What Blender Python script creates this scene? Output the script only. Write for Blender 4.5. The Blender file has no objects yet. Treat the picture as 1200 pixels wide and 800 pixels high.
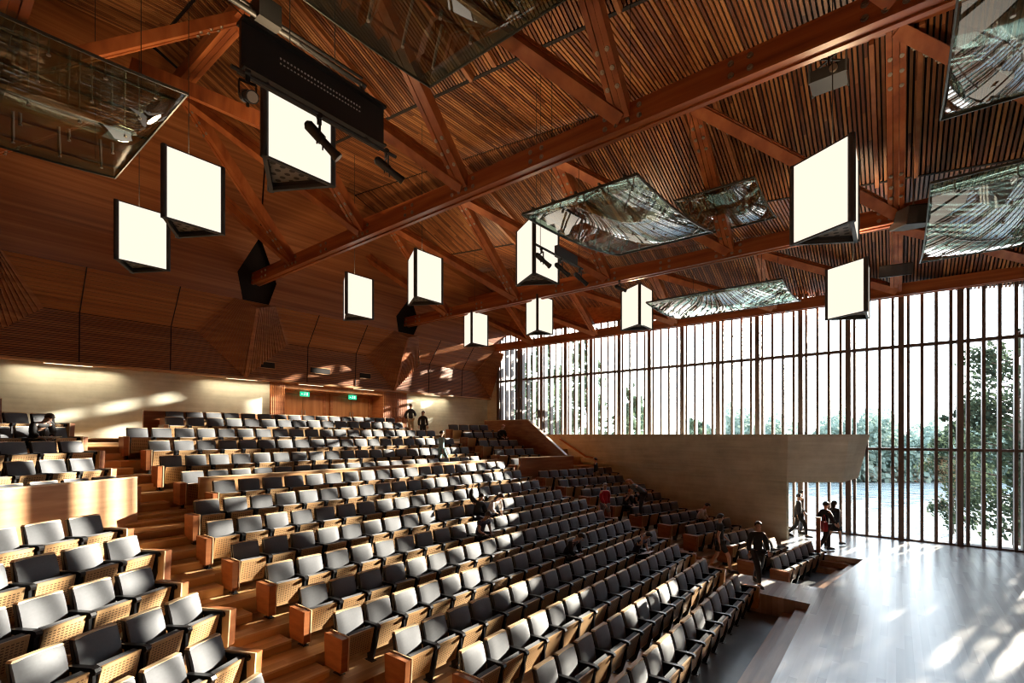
import bpy, bmesh, math, random
from mathutils import Vector, Matrix
random.seed(7)
SC = bpy.context.scene
COL = SC.collection
ZE = 4.6                                   # eye height above the pit floor
F, PX0, HY = 571.0, 600.0, 509.0
BETA = math.radians(38.24)
CB, SB = math.cos(BETA), math.sin(BETA)

# ---------------------------------------------------------------- helpers
def sstep(x): return max(0.0, min(1.0, x))
def project(x, y, z):
    t = x*CB + y*SB; r = x*SB - y*CB
    if t < 0.05: return None
    return PX0 + F*r/t, HY - F*(z-ZE)/t, t

class MB:
    """collects shapes, build() links them as one mesh object"""
    def __init__(s): s.v = []; s.f = []; s.m = []; s.sm = []
    def add(s, vs, fs, mi=0, smooth=False):
        b = len(s.v); s.v += [tuple(v) for v in vs]
        for f in fs: s.f.append([b+i for i in f]); s.m.append(mi); s.sm.append(smooth)
        return s
    def box(s, x0, x1, y0, y1, z0, z1, mi=0):
        return s.add([(x0,y0,z0),(x1,y0,z0),(x1,y1,z0),(x0,y1,z0),(x0,y0,z1),(x1,y0,z1),(x1,y1,z1),(x0,y1,z1)],
              [(0,3,2,1),(4,5,6,7),(0,1,5,4),(1,2,6,5),(2,3,7,6),(3,0,4,7)], mi)
    def hexa(s, b, t, mi=0):               # four bottom points, four top points
        return s.add(list(b)+list(t), [(0,3,2,1),(4,5,6,7),(0,1,5,4),(1,2,6,5),(2,3,7,6),(3,0,4,7)], mi)
    def prism(s, poly, z0, z1, mi=0):
        n = len(poly)
        vs = [(p[0],p[1],z0) for p in poly]+[(p[0],p[1],z1) for p in poly]
        fs = [tuple(range(n-1,-1,-1)), tuple(range(n,2*n))]+[(i,(i+1)%n,n+(i+1)%n,n+i) for i in range(n)]
        return s.add(vs, fs, mi)
    def side(s, poly, x0, x1, mi=0):       # polygon in (y,z) swept along x
        n = len(poly)
        vs = [(x0,p[0],p[1]) for p in poly]+[(x1,p[0],p[1]) for p in poly]
        fs = [tuple(range(n-1,-1,-1)), tuple(range(n,2*n))]+[(i,(i+1)%n,n+(i+1)%n,n+i) for i in range(n)]
        return s.add(vs, fs, mi)
    def beam(s, p, q, w, h, up=(0,0,1), mi=0):
        p = Vector(p); q = Vector(q); d = (q-p).normalized(); a = d.cross(Vector(up))
        if a.length < 1e-4: a = Vector((1,0,0))
        a.normalize(); b = a.cross(d)
        vs = []
        for e in (p, q):
            for (i, j) in ((-1,-1),(1,-1),(1,1),(-1,1)): vs.append(e + a*i*w/2 + b*j*h/2)
        return s.add(vs, [(0,3,2,1),(4,5,6,7),(0,1,5,4),(1,2,6,5),(2,3,7,6),(3,0,4,7)], mi)
    def tube(s, p, q, r0, r1=None, n=10, mi=0, caps=True):
        if r1 is None: r1 = r0
        p = Vector(p); q = Vector(q); d = (q-p).normalized()
        a = d.cross(Vector((0,0,1)))
        if a.length < 1e-3: a = d.cross(Vector((1,0,0)))
        a.normalize(); b = a.cross(d); vs = []
        for e, r in ((p, r0), (q, r1)):
            for i in range(n):
                an = 2*math.pi*i/n; vs.append(e + a*math.cos(an)*r + b*math.sin(an)*r)
        s.add(vs, [(i,(i+1)%n,n+(i+1)%n,n+i) for i in range(n)], mi, True)
        if caps: s.add(vs, [tuple(range(n-1,-1,-1)), tuple(range(n,2*n))], mi)
        return s
    def rbox(s, x0, x1, y0, y1, z0, z1, r, mi=0, n=3):   # box with rounded edges seen along y
        pts = []
        for cx, cz, a0 in ((x1-r,z1-r,0),(x0+r,z1-r,90),(x0+r,z0+r,180),(x1-r,z0+r,270)):
            for k in range(n+1):
                a = math.radians(a0+90*k/n); pts.append((cx+r*math.cos(a), cz+r*math.sin(a)))
        m = len(pts)
        vs = [(p[0],y0,p[1]) for p in pts]+[(p[0],y1,p[1]) for p in pts]
        return s.add(vs, [tuple(range(m)), tuple(range(2*m-1,m-1,-1))]+[(i,m+i,m+(i+1)%m,(i+1)%m) for i in range(m)], mi)
    def xf(s, M):
        s.v = [tuple(M @ Vector(v)) for v in s.v]; return s
    def mesh(s, name, mats):
        me = bpy.data.meshes.new(name); me.from_pydata(s.v, [], s.f)
        for m in (mats if isinstance(mats, (list, tuple)) else [mats]): me.materials.append(m)
        me.polygons.foreach_set('material_index', s.m); me.polygons.foreach_set('use_smooth', s.sm)
        bm = bmesh.new(); bm.from_mesh(me); bmesh.ops.recalc_face_normals(bm, faces=bm.faces); bm.to_mesh(me); bm.free()
        me.update(); return me
    def build(s, name, mats, parent=None, bevel=0):
        o = bpy.data.objects.new(name, s.mesh(name, mats)); COL.objects.link(o)
        if parent: o.parent = parent
        if bevel:
            b = o.modifiers.new('bevel', 'BEVEL'); b.width = bevel; b.segments = 2; b.limit_method = 'ANGLE'
        return o

def tag(o, label=None, cat=None, group=None, kind=None):
    if label: o['label'] = label
    if cat: o['category'] = cat
    if group: o['group'] = group
    if kind: o['kind'] = kind
    return o
def empty(name, loc=(0,0,0), rz=0.0, label=None, cat=None, group=None):
    o = bpy.data.objects.new(name, None); o.location = loc; o.rotation_euler = (0,0,rz); o.empty_display_size = 0.1
    COL.objects.link(o); return tag(o, label, cat, group)
def struct(mb, name, mats, parent=None):
    o = mb.build(name, mats, parent)
    if not parent: o['kind'] = 'structure'
    return o

# ---------------------------------------------------------------- materials
def newmat(name):
    m = bpy.data.materials.new(name); m.use_nodes = True
    nt = m.node_tree; nt.nodes.clear()
    out = nt.nodes.new('ShaderNodeOutputMaterial'); return m, nt, out
def N(nt, t, **k):
    n = nt.nodes.new(t)
    for a, b in k.items(): setattr(n, a, b)
    return n
def plain(name, col, rough=0.6, metal=0.0, spec=0.5, sheen=0.0, noise=0.0, nscale=8.0):
    m, nt, out = newmat(name); b = N(nt, 'ShaderNodeBsdfPrincipled')
    b.inputs['Base Color'].default_value = (*col, 1); b.inputs['Roughness'].default_value = rough
    b.inputs['Metallic'].default_value = metal; b.inputs['Specular IOR Level'].default_value = spec
    if sheen: b.inputs['Sheen Weight'].default_value = sheen; b.inputs['Sheen Roughness'].default_value = 0.4
    if noise:
        tc = N(nt,'ShaderNodeTexCoord'); nz = N(nt,'ShaderNodeTexNoise'); nz.inputs['Scale'].default_value = nscale; nz.inputs['Detail'].default_value = 4
        cr = N(nt,'ShaderNodeValToRGB'); cr.color_ramp.elements[0].position=.3; cr.color_ramp.elements[1].position=.7
        cr.color_ramp.elements[0].color = (*[c*(1-noise) for c in col],1); cr.color_ramp.elements[1].color = (*[min(1,c*(1+noise)) for c in col],1)
        nt.links.new(tc.outputs['Object'], nz.inputs['Vector']); nt.links.new(nz.outputs['Fac'], cr.inputs['Fac']); nt.links.new(cr.outputs['Color'], b.inputs['Base Color'])
    nt.links.new(b.outputs[0], out.inputs[0]); return m
def wood(name, cols, grain, rough=0.4, board=None, boardw=0.1, obrand=0.0, spec=0.5, bump=0.0):
    """cols: dark, mid, light.  grain: noise scale on x,y,z (small along the fibre).  board: axis index for a random tone per board"""
    m, nt, out = newmat(name); L = nt.links.new
    b = N(nt,'ShaderNodeBsdfPrincipled'); b.inputs['Roughness'].default_value = rough; b.inputs['Specular IOR Level'].default_value = spec
    tc = N(nt,'ShaderNodeTexCoord'); mp = N(nt,'ShaderNodeMapping'); mp.inputs['Scale'].default_value = grain
    nz = N(nt,'ShaderNodeTexNoise'); nz.inputs['Scale'].default_value = 1.0; nz.inputs['Detail'].default_value = 3
    L(tc.outputs['Object'], mp.inputs['Vector']); L(mp.outputs[0], nz.inputs['Vector'])
    fac = nz.outputs['Fac']
    if board is not None:
        sx = N(nt,'ShaderNodeSeparateXYZ'); L(tc.outputs['Object'], sx.inputs[0])
        dv = N(nt,'ShaderNodeMath', operation='DIVIDE'); L(sx.outputs[board], dv.inputs[0]); dv.inputs[1].default_value = boardw
        fl = N(nt,'ShaderNodeMath', operation='FLOOR'); L(dv.outputs[0], fl.inputs[0])
        along = 0 if board != 0 else 1
        d2 = N(nt,'ShaderNodeMath', operation='MULTIPLY_ADD'); L(sx.outputs[along], d2.inputs[0]); d2.inputs[1].default_value = 0.45
        f3 = N(nt,'ShaderNodeMath', operation='MULTIPLY'); L(fl.outputs[0], f3.inputs[0]); f3.inputs[1].default_value = 0.377; L(f3.outputs[0], d2.inputs[2])
        f4 = N(nt,'ShaderNodeMath', operation='FLOOR'); L(d2.outputs[0], f4.inputs[0])
        cb = N(nt,'ShaderNodeCombineXYZ'); L(fl.outputs[0], cb.inputs[0]); L(f4.outputs[0], cb.inputs[1])
        wn = N(nt,'ShaderNodeTexWhiteNoise', noise_dimensions='3D'); L(cb.outputs[0], wn.inputs['Vector'])
        mx = N(nt,'ShaderNodeMath', operation='MULTIPLY_ADD'); L(wn.outputs['Value'], mx.inputs[0]); mx.inputs[1].default_value = 0.55
        h = N(nt,'ShaderNodeMath', operation='MULTIPLY'); L(fac, h.inputs[0]); h.inputs[1].default_value = 0.45; L(h.outputs[0], mx.inputs[2]); fac = mx.outputs[0]
    if obrand:
        oi = N(nt,'ShaderNodeObjectInfo'); ad = N(nt,'ShaderNodeMath', operation='MULTIPLY_ADD'); L(oi.outputs['Random'], ad.inputs[0]); ad.inputs[1].default_value = obrand
        sb = N(nt,'ShaderNodeMath', operation='SUBTRACT'); L(fac, sb.inputs[0]); sb.inputs[1].default_value = obrand/2; L(sb.outputs[0], ad.inputs[2]); fac = ad.outputs[0]
    cr = N(nt,'ShaderNodeValToRGB'); e = cr.color_ramp.elements; e[0].position = .25; e[1].position = .78
    e[0].color = (*cols[0],1); e[1].color = (*cols[2],1); k = e.new(.5); k.color = (*cols[1],1)
    L(fac, cr.inputs['Fac']); L(cr.outputs['Color'], b.inputs['Base Color'])
    if bump:
        bp = N(nt,'ShaderNodeBump'); bp.inputs['Strength'].default_value = bump; bp.inputs['Distance'].default_value = .01
        L(nz.outputs['Fac'], bp.inputs['Height']); L(bp.outputs[0], b.inputs['Normal'])
    L(b.outputs[0], out.inputs[0]); return m
def glass(name, tint, gloss=1.0, ior=1.5, base=0.04):
    m, nt, out = newmat(name); L = nt.links.new
    tr = N(nt,'ShaderNodeBsdfTransparent'); tr.inputs[0].default_value = (*tint,1)
    gl = N(nt,'ShaderNodeBsdfGlossy'); gl.inputs['Roughness'].default_value = 0.03
    fr = N(nt,'ShaderNodeLayerWeight'); fr.inputs['Blend'].default_value = .5
    pw = N(nt,'ShaderNodeMath', operation='POWER'); L(fr.outputs['Facing'], pw.inputs[0]); pw.inputs[1].default_value = ior
    ml = N(nt,'ShaderNodeMath', operation='MULTIPLY_ADD'); L(pw.outputs[0], ml.inputs[0]); ml.inputs[1].default_value = gloss; ml.inputs[2].default_value = base
    mx = N(nt,'ShaderNodeMixShader'); L(ml.outputs[0], mx.inputs[0]); L(tr.outputs[0], mx.inputs[1]); L(gl.outputs[0], mx.inputs[2]); L(mx.outputs[0], out.inputs[0])
    return m
def emit(name, col, s):
    m, nt, out = newmat(name); e = N(nt,'ShaderNodeEmission'); e.inputs[0].default_value = (*col,1); e.inputs[1].default_value = s
    nt.links.new(e.outputs[0], out.inputs[0]); return m

RED = [(.13,.032,.010),(.27,.075,.022),(.44,.15,.05)]
M_SLAT  = wood('ceiling_slat_timber', [(.12,.036,.012),(.25,.083,.025),(.44,.19,.065)], (.5,6,6), .42, board=1, boardw=.1)
M_BULK  = wood('bulkhead_timber', [(.20,.060,.016),(.32,.105,.028),(.46,.175,.055)], (.12,3.5,9), .45)
M_BEAM  = wood('beam_timber', [(.18,.042,.012),(.34,.092,.026),(.50,.17,.052)], (5,.35,7), .38)
M_BEAMX = wood('web_timber', [(.20,.045,.013),(.35,.095,.026),(.48,.16,.05)], (3,3,1), .38)
M_DARK  = plain('dark_backing', (.012,.008,.006), .9)
M_FLOOR = wood('tier_floor_timber', [(.38,.20,.085),(.53,.31,.14),(.68,.44,.22)], (.6,7,7), .32, board=1, boardw=.13)
M_STAGE = wood('stage_floor_timber', [(.40,.37,.345),(.52,.49,.46),(.64,.61,.58)], (.4,7,7), .24, board=1, boardw=.13, spec=.9)
M_STEP  = wood('step_timber', [(.22,.10,.04),(.33,.16,.065),(.45,.24,.11)], (.6,7,7), .35)
M_PANEL = wood('parapet_timber', [(.34,.16,.06),(.46,.235,.095),(.58,.33,.15)], (.3,2,7), .4)
M_PANR  = wood('red_panel_timber', [(.21,.065,.020),(.32,.11,.036),(.43,.17,.06)], (.6,2,8), .42, obrand=.1)
M_PALE  = wood('pale_edge_timber', [(.50,.33,.17),(.62,.43,.24),(.72,.53,.32)], (3,3,3), .5)
M_MULL  = wood('mullion_timber', [(.075,.045,.034),(.11,.067,.05),(.16,.095,.07)], (6,6,.4), .45)
M_DOOR  = wood('door_timber', [(.26,.10,.03),(.36,.15,.05),(.46,.21,.08)], (5,5,.5), .4)
M_STEEL = plain('bolt_steel', (.42,.37,.30), .45, 1.0)
M_BLACK = plain('black_metal', (.018,.017,.016), .45)
M_DGREY = plain('dark_grey_metal', (.05,.05,.05), .5)
M_LEATH = plain('black_leather', (.014,.014,.015), .28)
M_FAB   = plain('grey_seat_fabric', (.092,.096,.106), .72, sheen=.7, noise=.06, nscale=30)
M_CUSH  = plain('dark_seat_fabric', (.04,.041,.046), .75, sheen=.3)
M_SHELL = plain('seat_shell_black', (.018,.015,.014), .4)
M_GLASS = glass('window_glass', (.96,.985,.98), .35, 4.5, .02)
M_REFL  = glass('reflector_glass', (.62,.72,.64), .55, 2.2, .08)
M_WHITE = plain('white_plastic', (.6,.6,.58), .4)
M_SKIN  = plain('skin', (.55,.32,.22), .5)
M_SKIND = plain('tanned_skin', (.38,.21,.13), .5)
M_HAIRB = plain('dark_hair', (.02,.013,.01), .5)
M_HAIRR = plain('auburn_hair', (.35,.12,.04), .5)
M_HAIRG = plain('grey_hair', (.35,.33,.31), .6)
M_EYE   = plain('eye', (.02,.02,.02), .2)
M_LIP   = plain('lip', (.45,.16,.13), .5)

def concrete():
    m, nt, out = newmat('board_concrete'); L = nt.links.new
    b = N(nt,'ShaderNodeBsdfPrincipled'); b.inputs['Roughness'].default_value = .75
    tc = N(nt,'ShaderNodeTexCoord'); n1 = N(nt,'ShaderNodeTexNoise'); n1.inputs['Scale'].default_value = .8; n1.inputs['Detail'].default_value = 6; n1.inputs['Roughness'].default_value=.65
    L(tc.outputs['Object'], n1.inputs['Vector'])
    cr = N(nt,'ShaderNodeValToRGB'); cr.color_ramp.elements[0].position=.3; cr.color_ramp.elements[1].position=.72
    cr.color_ramp.elements[0].color=(.44,.425,.33,1); cr.color_ramp.elements[1].color=(.68,.655,.53,1)
    L(n1.outputs['Fac'], cr.inputs['Fac'])
    mp = N(nt,'ShaderNodeMapping'); mp.inputs['Scale'].default_value=(.4,.4,7)
    n2 = N(nt,'ShaderNodeTexNoise'); n2.inputs['Scale'].default_value=1.2; L(tc.outputs['Object'], mp.inputs[0]); L(mp.outputs[0], n2.inputs['Vector'])
    mx = N(nt,'ShaderNodeMixRGB', blend_type='OVERLAY'); mx.inputs[0].default_value=.28; L(cr.outputs[0], mx.inputs[1]); L(n2.outputs['Fac'], mx.inputs[2])
    L(mx.outputs[0], b.inputs['Base Color']); L(b.outputs[0], out.inputs[0]); return m
M_CONC = concrete()

def slotted():
    """perforated timber: short horizontal slots in staggered rows over the seat front (object x and z)"""
    m, nt, out = newmat('slotted_seat_timber'); L = nt.links.new
    b = N(nt,'ShaderNodeBsdfPrincipled'); b.inputs['Roughness'].default_value=.45
    tc = N(nt,'ShaderNodeTexCoord'); sx = N(nt,'ShaderNodeSeparateXYZ'); L(tc.outputs['Object'], sx.inputs[0])
    def math_(op, a, bb=None, c=None):
        n = N(nt,'ShaderNodeMath', operation=op)
        for i, v in enumerate((a, bb, c)):
            if v is None: continue
            if isinstance(v, (int, float)): n.inputs[i].default_value = v
            else: L(v, n.inputs[i])
        return n.outputs[0]
    u = math_('DIVIDE', sx.outputs[0], .046); w = math_('DIVIDE', sx.outputs[2], .034)
    fu = math_('FRACT', math_('ADD', u, 20.0)); fw = math_('FRACT', math_('ADD', w, 20.0))
    a = math_('GREATER_THAN', fu, .34); c = math_('GREATER_THAN', fw, .56)
    inx = math_('LESS_THAN', math_('ABSOLUTE', sx.outputs[0]), .205)
    inz = math_('LESS_THAN', math_('ABSOLUTE', math_('SUBTRACT', sx.outputs[2], .41)), .175)
    fac = math_('MULTIPLY', math_('MULTIPLY', a, c), math_('MULTIPLY', inx, inz))
    nz = N(nt,'ShaderNodeTexNoise'); nz.inputs['Scale'].default_value=5; L(tc.outputs['Object'], nz.inputs['Vector'])
    oi = N(nt,'ShaderNodeObjectInfo'); rv = math_('MULTIPLY_ADD', oi.outputs['Random'], .5, .25)
    cr = N(nt,'ShaderNodeValToRGB'); cr.color_ramp.elements[0].color=(.36,.20,.085,1); cr.color_ramp.elements[1].color=(.56,.36,.18,1); L(rv, cr.inputs['Fac'])
    mx = N(nt,'ShaderNodeMixRGB'); L(fac, mx.inputs[0]); L(cr.outputs[0], mx.inputs[1]); mx.inputs[2].default_value=(.10,.045,.018,1)
    L(mx.outputs[0], b.inputs['Base Color']); L(b.outputs[0], out.inputs[0]); return m
M_SLOT = slotted()

# ---------------------------------------------------------------- world, sun, camera
w = bpy.data.worlds.new('sky'); SC.world = w; w.use_nodes = True
nt = w.node_tree; nt.nodes.clear()
bg = nt.nodes.new('ShaderNodeBackground'); wo = nt.nodes.new('ShaderNodeOutputWorld')
tcw = nt.nodes.new('ShaderNodeTexCoord'); sxw = nt.nodes.new('ShaderNodeSeparateXYZ'); crw = nt.nodes.new('ShaderNodeValToRGB')
nt.links.new(tcw.outputs['Generated'], sxw.inputs[0]); nt.links.new(sxw.outputs[2], crw.inputs['Fac'])
crw.color_ramp.elements[0].color = (.95,.97,1,1); crw.color_ramp.elements[1].color = (.55,.74,1,1); crw.color_ramp.elements[1].position=.9
k = crw.color_ramp.elements.new(.15); k.color = (.84,.93,1,1)
nt.links.new(crw.outputs[0], bg.inputs[0]); bg.inputs[1].default_value = 4.2
nt.links.new(bg.outputs[0], wo.inputs[0])
SUN_AZ, SUN_EL = math.radians(-15.0), math.radians(14.2)
sd = Vector((math.cos(SUN_EL)*math.cos(SUN_AZ), math.cos(SUN_EL)*math.sin(SUN_AZ), math.sin(SUN_EL)))
sl = bpy.data.lights.new('sun', 'SUN'); sl.energy = 27.0; sl.angle = math.radians(.6); sl.color = (1,.90,.76)
so = bpy.data.objects.new('sun', sl); COL.objects.link(so); so.rotation_euler = sd.to_track_quat('Z','Y').to_euler()

cam = bpy.data.cameras.new('camera'); co = bpy.data.objects.new('camera', cam); COL.objects.link(co)
cam.sensor_width = 36; cam.sensor_fit = 'HORIZONTAL'; cam.lens = F/1200*36; cam.shift_y = (HY-400)/1200; cam.clip_start = .1; cam.clip_end = 600
fw = Vector((CB, SB, 0)); co.location = (0,0,ZE); co.rotation_euler = fw.to_track_quat('-Z','Y').to_euler()
SC.camera = co
SC.view_settings.view_transform = 'Standard'; SC.view_settings.look = 'None'; SC.view_settings.gamma = 1; SC.view_settings.exposure = 0.62
SC.view_settings.use_curve_mapping = False
SC.cycles.max_bounces = 7; SC.cycles.diffuse_bounces = 5; SC.cycles.glossy_bounces = 3; SC.cycles.transparent_max_bounces = 12; SC.cycles.caustics_reflective = False
SC.cycles.sample_clamp_indirect = 6; SC.cycles.filter_width = 1.1

# ---------------------------------------------------------------- seating tiers
XG = 24.4                                   # glass wall
YB = 21.0                                   # rear wall
hL = [3.66,3.54,3.38,3.19,2.97,2.73,2.45,2.15,1.82,1.48,1.15]
yL = [3.25,4.27,5.30,6.33,7.33,8.30,9.28,10.28,11.28,12.28,13.28]
hU = [.96,.57,.17,-.20,-.57,-.80]; yU = [14.5,15.5,16.5,17.5,18.45,19.4]
x0L = [6.5,6.0,5.45,4.98,4.54,4.45,4.33,4.12,4.03,4.14,4.89]; x1L = [14.05,14.4,15.2,16.0,16.1,16.1,16.3,16.3,16.3,16.3,16.3]
x0U = [4.6,4.41,4.43,4.17,5.4,5.7]; x1U = [16.4,16.4,16.5,16.2,15.5,15.5]
def fz(h): return max(0.0, ZE-h-.92)
XA, XC = 3.35, 16.75
UL_ = (math.cos(math.radians(25.5)), math.sin(math.radians(25.5))); NL_ = (-UL_[1], UL_[0])
VR_ = (math.cos(math.radians(14)), -math.sin(math.radians(14))); MR_ = (-VR_[1], VR_[0])
tiers = MB()
def cy(i): return (yL+yU)[i]
allh = hL+hU; ally = yL+yU
for i in range(len(ally)):
    z = fz(allh[i]); y0 = ally[i]-.74; y1 = (ally[i+1]-.74) if i+1 < len(ally) else YB+1.6
    if i == 0: continue
    tiers.box(XA-.45, XC+.6, y0, y1, -.2, z)
    # nosing + half step in the two aisles
    zp = fz(allh[i-1]); 
    if z-zp > .14:
        ex0 = min((x0L+x0U)[i],(x0L+x0U)[i-1]); ex1 = max((x1L+x1U)[i],(x1L+x1U)[i-1])
        tiers.box(XA-.35, ex0-.12, y0-.42, y0, zp-.1, (z+zp)/2)
        tiers.box(ex1+.15, XC+.6, y0-.42, y0, zp-.1, (z+zp)/2)
# left bank (turned) and right bank (turned the other way)
sLL = [8.85,7.98,7.10,6.23,5.36,4.5]; hLL = [1.38,1.70,2.03,2.38,2.72,3.05]
sUL = [15.3,14.4,13.45,12.5,11.55][::-1]; hUL = [-.57,-.2,.16,.567,.96][::-1]
def uv(u, n, U, Nn): return (u*U[0]+n*Nn[0], u*U[1]+n*Nn[1])
def strip(mb, U, Nn, u0, u1, n0, n1, z0, z1, mi=0, xcut0=None, xcut1=None):
    def end(u, n, xc):
        if xc is None: return uv(u, n, U, Nn)
        uu = (xc - n*Nn[0])/U[0]; return uv(uu, n, U, Nn)
    p = [end(u0,n0,xcut0), end(u1,n0,xcut1), end(u1,n1,xcut1), end(u0,n1,xcut0)]
    mb.prism(p, z0, z1, mi)
lt = MB(); S = sorted(list(zip(sLL, hLL))+list(zip(sUL, hUL)))
for i, (s_, h_) in enumerate(S):
    n1 = S[i+1][0]-.7 if i+1 < len(S) else 21
    strip(lt, UL_, NL_, -14, 0, s_-.7, n1, -.2, fz(h_)+.002, 0, -4.58, XA-.25)
strip(lt, UL_, NL_, -14, 0, 2.4, S[0][0]-.7, -.2, .3, 0, -4.58, XA)
sRR = [16.1,15.1,14.03,12.95,11.88,10.8,9.73,8.65]; hRR = [1.6,1.92,2.25,2.52,2.78,3.0,3.2,3.4]
sUR = [17.1,18.05,19.0,19.95,20.9]; hUR = [1.07,.67,.27,-.12,-.5]
rt = MB(); S = sorted(list(zip(sRR,hRR))+list(zip(sUR,hUR)))
for i, (s_, h_) in enumerate(S):
    n1 = S[i+1][0]-.74 if i+1 < len(S) else 30
    z = fz(h_)+.004
    strip(rt, VR_, MR_, 0, 0, s_-.74, n1, -.2, z, 0, XC+.0, 24.0)
    if i:
        zp = fz(S[i-1][1])
        if z-zp > .14: strip(rt, VR_, MR_, 0, 0, s_-.74-.4, s_-.74, zp-.1, (z+zp)/2, 0, XC-.1, 17.25)
def bbox_clip(mb, ymax):
    mb.v = [(x, min(y, ymax), z) for x, y, z in mb.v]
bbox_clip(lt, YB+.3); bbox_clip(rt, YB+.3)
base = MB(); base.box(-6, 24.3, -12, YB+1.6, -.5, -.001)
nos = MB()
for i in range(1, len(ally)):
    z = fz(allh[i]); y0 = ally[i]-.74; zp = fz(allh[i-1]); zm = (z+zp)/2
    ex0 = min((x0L+x0U)[i],(x0L+x0U)[i-1])-.12; ex1 = max((x1L+x1U)[i],(x1L+x1U)[i-1])+.15
    nos.box(XA-.35, ex0, y0-.012, y0+.05, z-.03, z+.006); nos.box(ex1, XC+.6, y0-.012, y0+.05, z-.03, z+.006)
    if z-zp > .14: nos.box(XA-.35, ex0, y0-.432, y0-.37, zm-.03, zm+.006); nos.box(ex1, XC+.6, y0-.432, y0-.37, zm-.03, zm+.006)
struct(nos, 'trim_5', M_PALE)
fo = struct(base, 'floor', plain('pit_floor_grey', (.13,.135,.14), .35, noise=.15, nscale=2))
fo2 = struct(tiers, 'floor_centre', M_FLOOR); fo3 = struct(lt, 'floor_left', M_FLOOR); fo4 = struct(rt, 'floor_right', M_FLOOR)
# stage
st = MB()
st.prism([(-6,-12),(24.3,-12),(24.3,3.6),(21.7,3.6),(19.7,3.2),(19.7,.85),(15.4,1.5),(13.7,1.63),(-6,1.63)], -.2, .5)
st.prism([(13.75,1.6),(15.35,1.45),(15.45,3.6),(13.95,3.6)], -.2, .496)
st.prism([(21.7,3.5),(24.3,3.5),(24.3,YB),(23.4,YB),(21.7,3.6)], -.2, .494)
stg = struct(st, 'floor_stage', M_STAGE)
sp = MB()
for k_, zz in enumerate((.333,.167)):
    sp.box(-4, 13.72, 1.63+.3*k_, 1.93+.3*k_, -.1, zz)
    sp.prism([(15.4,1.5+.3*k_),(19.7,.85+.3*k_),(19.7,1.15+.3*k_),(15.4,1.8+.3*k_)], -.1, zz)
    sp.box(19.7-.3*(k_+1), 19.7-.3*k_, .9, 3.2, -.1, zz)
struct(sp, 'floor_steps', M_STEP)

# ---------------------------------------------------------------- theatre seats
def back_pad():
    b = MB(); n = 5; W = .245; vs = []; cols = 9
    zs = [(.43,-.085),(.50,-.082),(.60,-.070),(.70,-.050),(.80,-.022),(.885,.008),(.912,.022)]
    for j, (z, y) in enumerate(zs):
        ww = W - (.02 if j in (0, len(zs)-1) else 0)
        for i in range(cols):
            x = -ww + 2*ww*i/(cols-1); bulge = -.020*(1-(x/ww)**4) - (.012 if 0 < j < len(zs)-1 else 0)
            vs.append((x, y+bulge, z))
    fs = [(j*cols+i, j*cols+i+1, (j+1)*cols+i+1, (j+1)*cols+i) for j in range(len(zs)-1) for i in range(cols-1)]
    b.add(vs, fs, 0, True)
    # side and rear closing strip
    rim = [i for i in range(cols)] + [j*cols+cols-1 for j in range(1,len(zs))] + [(len(zs)-1)*cols+i for i in range(cols-2,-1,-1)] + [j*cols for j in range(len(zs)-2,0,-1)]
    back = [(vs[r][0], vs[r][1]+.045, vs[r][2]) for r in rim]; m = len(rim)
    b.add([vs[r] for r in rim]+back, [(i,m+i,m+(i+1)%m,(i+1)%m) for i in range(m)], 0)
    return b
def back_shell():
    b = MB()
    b.hexa([(-.255,-.055,.40),(.255,-.055,.40),(.255,-.015,.40),(-.255,-.015,.40)], [(-.255,.030,.90),(.255,.030,.90),(.255,.075,.90),(-.255,.075,.90)])
    return b
def back_edge():
    b = MB(); b.hexa([(-.25,.000,.900),(.25,.000,.900),(.25,.076,.900),(-.25,.076,.900)], [(-.235,.004,.924),(.235,.004,.924),(.235,.074,.924),(-.235,.074,.924)]); return b
def seat_up():
    b = MB(); b.hexa([(-.235,-.275,.19),(.235,-.275,.19),(.235,-.245,.19),(-.235,-.245,.19)], [(-.235,-.395,.63),(.235,-.395,.63),(.235,-.365,.63),(-.235,-.365,.63)]); return b
def cush_up():
    b = MB(); b.hexa([(-.23,-.243,.20),(.23,-.243,.20),(.23,-.15,.22),(-.23,-.15,.22)], [(-.23,-.363,.625),(.23,-.363,.625),(.22,-.285,.64),(-.22,-.285,.64)]); return b
def seat_down():
    b = MB(); b.hexa([(-.235,-.52,.36),(.235,-.52,.36),(.235,-.07,.34),(-.235,-.07,.34)], [(-.235,-.52,.39),(.235,-.52,.39),(.235,-.07,.37),(-.235,-.07,.37)]); return b
def cush_down():
    b = MB(); b.hexa([(-.23,-.51,.39),(.23,-.51,.39),(.23,-.07,.37),(-.23,-.07,.37)], [(-.22,-.50,.455),(.22,-.50,.455),(.22,-.07,.435),(-.22,-.07,.435)]); return b
def arm_rest(x):
    b = MB(); pts = [(-.02,.585),(-.02,.64),(-.36,.655),(-.415,.645),(-.435,.61),(-.42,.575),(-.36,.565)]
    return b.side(pts, x-.034, x+.034)
def arm_leg(x):
    b = MB(); b.side([(-.06,.58),(-.37,.565),(-.36,.30),(-.27,.03),(-.27,0),(-.13,0),(-.13,.03),(-.10,.3)], x-.018, x+.018)
    b.box(x-.05, x+.05, -.30, -.10, 0, .012); return b
def end_panel(s):
    b = MB(); x0, x1 = (s*.325, s*.44) if s > 0 else (s*.44, s*.325)
    b.side([(-.46,.12),(0,.12),(.02,.66),(-.50,.66)], x0, x1); return b
def end_edge(s):
    b = MB(); x0, x1 = (s*.303, s*.325) if s > 0 else (s*.325, s*.303)
    b.side([(-.465,.11),(.005,.11),(.025,.672),(-.505,.672)], x0, x1); return b
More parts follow.
